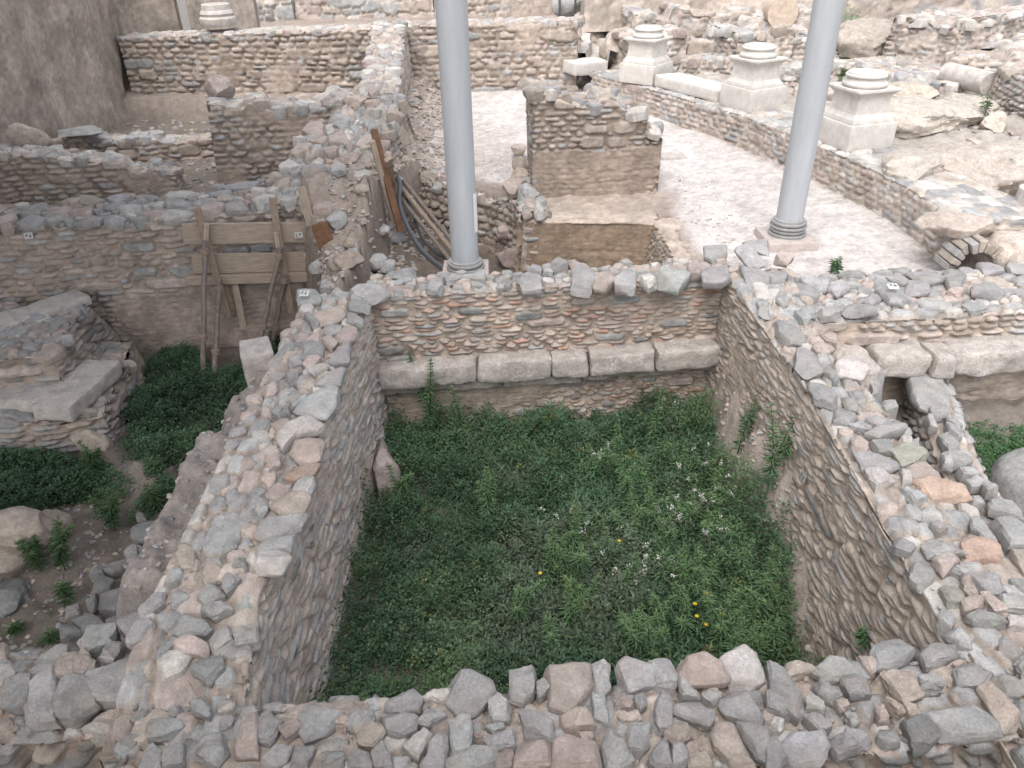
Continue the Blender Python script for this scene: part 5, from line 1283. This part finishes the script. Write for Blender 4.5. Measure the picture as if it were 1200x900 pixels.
def patch(name, label, n, poly, hmax, seed, leaf=(.02, .032), wr=.7, k=8, colA=G_DEEP, colB=G_MID, holes=.0, tall=.1):
    P_ = np.array(poly); lo = P_.min(0) - .1; hi = P_.max(0) + .1
    def xy(r, n):
        x = r.uniform(lo[0], hi[0], n); y = r.uniform(lo[1], hi[1], n); sd = sdpoly(x, y, P_) + .14 * fbm(x * 3, y * 3, None, seed, 3)
        ok = (sd < 0) & (fbm(x * 2.4, y * 2.4, None, seed + 1, 3) > holes - .5); return x[ok], y[ok]
    def hh(x, y, r): return np.clip(hmax * (.55 + .8 * fbm(x * 2, y * 2, None, seed + 2, 3)) * sst(0.02, .25, -sdpoly(x, y, P_) + .1), .02, 1) * r.uniform(.55, 1.05, len(x))
    def cc(x, y, r): return colA + (colB - colA) * np.clip(.5 + fbm(x * 1.5, y * 1.5, None, seed + 3, 3) + r.uniform(-.4, .4, len(x)), 0, 1)[:, None]
    b = sprigs(n, xy, hh, cc, leaf, wr, k, seed, .06, tall)
    o = leaf_mesh(name, b[0], b[1], np.tile(UP, (len(b[0]), 1)), *b[2:]); tag(o, label, 'weeds', None, 'stuff')
pz = lambda pts, z: [PX(x, y, z) for x, y in pts]
patch('weeds', 'dark creeping weeds under the shoring in the trench', 9000, pz([(150, 425), (215, 395), (262, 440), (330, 380), (330, 470), (300, 540), (215, 545), (150, 545), (142, 480)], .1), .34, 81, (.025, .045), .75, colA=G_DEEP * .9, colB=G_MID * 1.05, holes=.12, tall=.14)
patch('weeds', 'thick dark weeds below the sunken pier', 3600, pz([(-60, 535), (60, 528), (120, 540), (130, 575), (60, 592), (-60, 600)], .1), .36, 82, (.03, .05), .7, colA=G_DEEP * .9, colB=G_MID * .9)
patch('weeds', 'sparse weeds across the trench floor', 3200, pz([(100, 540), (190, 540), (250, 530), (280, 545), (215, 575), (150, 610), (110, 600)], .1), .24, 83, (.025, .045), .6, holes=.28)
patch('grass', 'thin grass on the bare earth at the corner of the trench', 1600, pz([(-60, 720), (60, 720), (70, 765), (45, 790), (-60, 800)], .05), .1, 84, (.03, .06), .12, colA=G_MID, colB=G_LIGHT * .7, holes=.35)
patch('clover', 'bright green clover patch beside the smooth grey boulder', 3200, pz([(1120, 485), (1290, 485), (1330, 560), (1240, 590), (1150, 545)], .9), .12, 85, (.02, .032), .9, colA=G_MID * .9, colB=np.array([.055, .14, .04]))
patch('weeds', 'few weeds growing in the narrow stone drain', 420, pz([(1075, 520), (1095, 500), (1135, 575), (1150, 600), (1125, 605)], .7), .22, 86, (.025, .045), .5, holes=.1)
patch('weeds', 'small weeds in the bottom of the sunken pit', 420, [(.35, 7.6), (1.7, 7.6), (1.7, 8.7), (.4, 8.7)], .14, 87, (.03, .05), .5, holes=.2)
patch('weeds', 'weeds in the far corner behind the second grey pole', 500, [PX(975, 58, 2.2), PX(1000, 60, 2.2), PX(1003, 45, 2.2), PX(980, 40, 2.2)], .9, 88, (.08, .14), .3, colA=G_MID * 1.6, colB=G_LIGHT * 1.3, tall=.4)

def tall_weed(label, x, y, h, seed, lean=(0, 0), nl=90, L=.10, W=.016, colA=G_MID, colB=G_LIGHT, branches=0, flowers=None, group='tall weeds', cat='weed', name='tall_weed', zoff=0, droop=.35):
    r = np.random.default_rng(seed); z0 = gz(x, y) + zoff
    t = thing(name, label, cat, (x, y, z0), group)
    st = []; B = []; D = []; LL = []; WW = []; CC = []
    tips = []
    for b in range(branches + 1):
        if b == 0: o0 = np.zeros(3); d0 = np.array([lean[0], lean[1], 1.0]); hh = h
        else:
            f = r.uniform(.2, .6); o0 = np.array([lean[0] * h * f, lean[1] * h * f, h * f]); a = r.uniform(0, 6.28); d0 = np.array([math.cos(a) * .6, math.sin(a) * .6, 1.0]); hh = h * r.uniform(.35, .6)
        d0 = d0 / np.linalg.norm(d0); bend = r.normal(0, .12, 2)
        pts = [o0 + d0 * hh * q + np.array([bend[0], bend[1], 0]) * hh * q * q for q in np.linspace(0, 1, 8)]
        st.append(pts); tips.append(pts[-1])
        n = int(nl * (1 if b == 0 else .5)); q = np.sort(r.uniform(.12, 1.0, n)); P_ = np.array(pts); idx = q * 7; i0 = np.minimum(idx.astype(int), 6); fr = (idx - i0)[:, None]
        base = P_[i0] * (1 - fr) + P_[i0 + 1] * fr; az = np.arange(n) * 2.4 + r.uniform(-.3, .3, n); el = r.uniform(.0, .5, n) + .6 * q ** 3
        B.append(base); D.append(dirs(az, el)); s = L * (1.15 - .7 * q ** 2) * r.uniform(.7, 1.2, n); LL.append(s); WW.append(W * (1.1 - .5 * q) * r.uniform(.8, 1.2, n))
        CC.append((colA + (colB - colA) * (q ** 2)[:, None]) * r.uniform(.75, 1.25, n)[:, None])
    V = []; F = []
    for pts in st:
        for k, p in enumerate(pts):
            rr = .006 * (1.1 - k / 8) * (h / .5) ** .5
            for c in range(4): V.append(p + np.array([math.cos(c * 1.57), math.sin(c * 1.57), 0]) * rr)
        o_ = len(V) - 32
        for k in range(7):
            for c in range(4): F.append((o_ + k * 4 + c, o_ + k * 4 + (c + 1) % 4, o_ + k * 4 + 4 + (c + 1) % 4, o_ + k * 4 + 4 + c))
    mesh_np('stem', V, F, np.tile([.07, .10, .04], (len(V), 1)), M_LEAF, True, t)
    Bc = np.concatenate(B); leaf_mesh('foliage', Bc, np.concatenate(D), np.tile(UP, (len(Bc), 1)), np.concatenate(LL), np.concatenate(WW), np.concatenate(CC), t, .2, droop)
    if flowers is not None:
        for tp in tips:
            n = 14; b = tp + r.normal(0, .013, (n, 3)); leaf_mesh('flower_head', b, dirs(r.uniform(0, 6.28, n), r.uniform(.2, 1.2, n)), np.tile(np.array([.3, .2, .9]), (n, 1)), r.uniform(.012, .02, n), r.uniform(.012, .018, n), np.tile(np.array(flowers), (n, 1)), t)
    return t
def rw(x, y, z): return PX(x, y, z)
TW = [(500, 510, .9, (.12, .0), 'tallest feathery weed leaning against the ledge of the brick wall', 170, 1), (543, 512, .55, (.0, .0), 'shorter upright weed close to the tallest one below the ledge', 110, 0), (765, 520, .62, (.02, .0), 'upright weed standing against the ledge near the broad wall', 150, 0),
      (572, 600, .5, (.0, -.05), 'bushy weed rising from the middle of the carpet of weeds', 150, 2), (470, 590, .35, (.0, .0), 'drooping weed beside the mortar lump at the long room wall', 90, 2), (905, 630, .62, (.06, 0), 'weed with narrow upright shoots against the broad wall', 130, 2), (870, 560, .5, (.04, .0), 'thin weed below the broad wall beside the ledge end', 90, 1),
      (610, 720, .36, (0, 0), 'small leafy weed near the front of the room', 110, 2), (738, 640, .35, (0, 0), 'pale topped weed among white flowers', 100, 1), (820, 690, .42, (0, 0), 'light green narrow leaved weed near the yellow flowers', 120, 3), (890, 715, .35, (.0, 0), 'broad clump of light green shoots near the foot of the broad wall', 130, 3), (700, 560, .42, (0, 0), 'slender weed at the middle of the far side of the room', 90, 1),
      (985, 720, .3, (0, 0), 'weed sprouting from the mortar slope of the broad wall', 70, 1), (800, 620, .38, (0, 0), 'feathery weed beside the white flowering stems', 110, 2)]
for k, (x, y, h, ln, lb, n, br) in enumerate(TW):
    X, Y = PX(x, y, .18); X = min(X, 2.02 + .12 * (y < 640)); Y = min(Y, 6.75 + (X + 1.4) * .1)
    tall_weed(lb, X, Y, h * 1.1 + .2, 900 + k, ln, n, .085, .015, G_MID * 1.2, G_LIGHT * 1.25, br, zoff=0)
TW2 = [(120, 565, .5, 'tall weed with a bright crown beside the sunken pier', 120), (75, 665, .5, 'dark bushy weed on the trench floor near the pale lumps', 150), (132, 612, .42, 'weed standing between the pile of slabs and the thick weeds', 110), (78, 700, .28, 'fern like weed with bright fronds at the edge of the pile of slabs', 60), (48, 668, .42, 'weed close beside the dark bushy one', 110), (232, 520, .22, 'low starry weed by the trench slope', 60), (183, 590, .3, 'small weed just above the pile of slabs', 80), (60, 745, .12, 'tiny bright tuft on the bare earth', 40), (18, 735, .14, 'tiny dark tuft on the bare earth', 40)]
for k, (x, y, h, lb, n) in enumerate(TW2):
    X, Y = PX(x, y, .1); tall_weed(lb, X, Y, h, 940 + k, (0, 0), n, .08, .013, G_MID, G_LIGHT * 1.1, 3, group='weeds in the trench')
for k, (x, y, z, h, lb) in enumerate(((978, 322, 1.5, .2, 'little green sprig behind the yard wall on the gravel'), (575, 312, 1.4, .18, 'little green sprig beside the foot of the first grey pole'), (1150, 150, 1.95, .5, 'thin green plant in front of the heaped rubble'), (985, 95, 2.0, .4, 'thin green plant behind the third pedestal'), (743, 305, 1.0, .16, 'little green plant in the sunken pit'), (1012, 758, .9, .14, 'tuft growing where the broad wall meets the front wall'))):
    X, Y = PX(x, y, z); tall_weed(lb, X, Y, h, 970 + k, (0, 0), 60, .07, .014, G_MID, G_LIGHT, 2, group='stray weeds', zoff=(z - gz(X, Y)) if k in (5,) else 0)
r_ = random.Random(8); spots = []
while len(spots) < 70:
    x, y = r_.uniform(640, 960), r_.uniform(520, 765)
    X, Y = PX(x, y, .3)
    if X > 2.0 or Y > 6.7 or Y < 2.6 or (x < 760 and r_.random() < .6): continue
    spots.append((X, Y))
for k, (X, Y) in enumerate(spots):
    tall_weed('narrow leaved light green weed in the taller growth towards the broad wall', X, Y, r_.uniform(.42, .8), 1100 + k, (r_.uniform(-.12, .12), r_.uniform(-.12, .12)), 84, .085, .012, G_MID * 1.2, G_LIGHT * 1.3, r_.choice((1, 2, 3)), None, 'narrow leaved weeds')
# white flowering stems and yellow flowers
r_ = random.Random(5)
for k in range(26):
    x, y = r_.gauss(790, 70), r_.gauss(620, 62)
    if not (640 < x < 905 and 505 < y < 760): x, y = 760 + r_.uniform(-60, 60), 620 + r_.uniform(-60, 60)
    X, Y = PX(x, y, .3); X = min(X, 1.9)
    tall_weed('slender weed stem with small white flower heads', X, Y, r_.uniform(.46, .66), 1000 + k, (r_.uniform(-.1, .1), r_.uniform(-.1, .1)), 30, .05, .012, G_GREY, G_GREY * 1.2, 2, (.62, .62, .58), 'white flowering stems', 'flower', 'white_flower')
for k, (x, y) in enumerate(((827, 703), (813, 716), (845, 725), (815, 732), (826, 742), (725, 643), (633, 682))):
    X, Y = PX(x, y, .3); h = .42
    t = thing('yellow_flower', 'small yellow flower above the weeds', 'flower', (X, Y, gz(X, Y)), 'yellow flowers')
    tube('stem', [(0, 0, 0), (.005, 0, h * .5), (0, 0, h)], .003, M_LEAF, t, 5)
    n = 10; az = np.arange(n) * .628; leaf_mesh('petals', np.tile([0, 0, h + .002], (n, 1)).astype(float), dirs(az, np.full(n, .35)), np.tile(UP, (n, 1)), np.full(n, .02), np.full(n, .012), np.tile([.75, .52, .03], (n, 1)), t)
# litter and small stones sprinkled on bare earth
def pebbles(name, label, n, poly, z, s, seed, keys):
    r = np.random.default_rng(seed); P_ = np.array(poly); lo, hi = P_.min(0), P_.max(0); V = []; F = []; CC = []; k = 0
    x = r.uniform(lo[0], hi[0], n * 3); y = r.uniform(lo[1], hi[1], n * 3); ok = sdpoly(x, y, P_) < 0; x, y = x[ok][:n], y[ok][:n]
    g = ground_z(x[None], y[None])[0]
    oc = np.array([(1, 0, 0), (0, 1, 0), (-1, 0, 0), (0, -1, 0), (.5, .5, .7), (-.5, .5, .6), (-.5, -.5, .7), (.5, -.5, .6)])
    fc = np.array([(0, 1, 5, 4), (1, 2, 6, 5), (2, 3, 7, 6), (3, 0, 4, 7), (4, 5, 6, 7)])
    for i in range(len(x)):
        sc = s * r.uniform(.5, 1.6) * np.array([r.uniform(.8, 1.5), r.uniform(.7, 1.1), r.uniform(.5, .9)]); a = r.uniform(0, 6.28); v = (oc + r.normal(0, .13, oc.shape)) * sc
        V.append(np.stack([v[:, 0] * math.cos(a) - v[:, 1] * math.sin(a) + x[i], v[:, 0] * math.sin(a) + v[:, 1] * math.cos(a) + y[i], v[:, 2] + g[i] - s * .15], -1)); F.append(fc + k); k += 8
        CC.append(np.tile(PC[keys[r.integers(len(keys))]] * r.uniform(.8, 1.15), (8, 1)))
    o = mesh_np(name, np.concatenate(V), np.concatenate(F), np.concatenate(CC), M_BOULD, False); tag(o, label, 'rubble', None, 'stuff')
pebbles('rubble', 'crumbled bits on the earth slope below the broad wall', 420, [(2.0, 3.4), (2.25, 3.2), (2.3, 6.9), (1.9, 6.9)], 0, .022, 9, 'ktgpc')
pebbles('rubble', 'small stones scattered on the trench floor', 700, pz([(0, 600), (160, 540), (300, 500), (310, 600), (230, 720), (60, 790), (-40, 760)], .1), 0, .022, 1, 'kdgt')
pebbles('rubble', 'stones scattered down the earth bank outside the long room wall', 500, [(-3.0, 3.0), (-2.1, 3.0), (-2.1, 6.6), (-2.9, 6.4)], 0, .022, 10, 'kgtd')
pebbles('rubble', 'broken bits on the slope beside the room corner', 700, [(-2.6, 7.1), (-1.5, 7.3), (-1.3, 8.4), (-1.0, 10.5), (-1.9, 11.5), (-2.4, 9.4)], 0, .035, 2, 'kgtpp')
pebbles('rubble', 'broken bits below the cross wall beside the gravel', 900, [(-1.9, 10), (-1.0, 10.6), (-.9, 12), (-1.1, 17), (-2.0, 17), (-2.1, 11)], 0, .045, 3, 'kgtpp')
pebbles('rubble', 'broken bits in the sunken compartment', 500, [(-8, 10.8), (-3.4, 11), (-3.2, 17), (-8, 17)], 0, .05, 4, 'kgtd')
pebbles('rubble', 'pale rubble spread beyond the curved wall', 1700, [(5.6, 8.2), (6.4, 10), (5.4, 12), (4.9, 14), (3.6, 16.5), (3, 24), (14, 26), (12, 10), (8, 8.6)], 0, .07, 5, 'wtgpt')
pebbles('rubble', 'pebbles along the edge of the gravel floor', 500, [(-1.0, 11.6), (.1, 10.6), (2.2, 10.3), (2.2, 9.5), (2.6, 8), (3.1, 8.1), (3, 11), (.5, 12.4), (-.6, 13)], 0, .016, 6, 'wwwp')
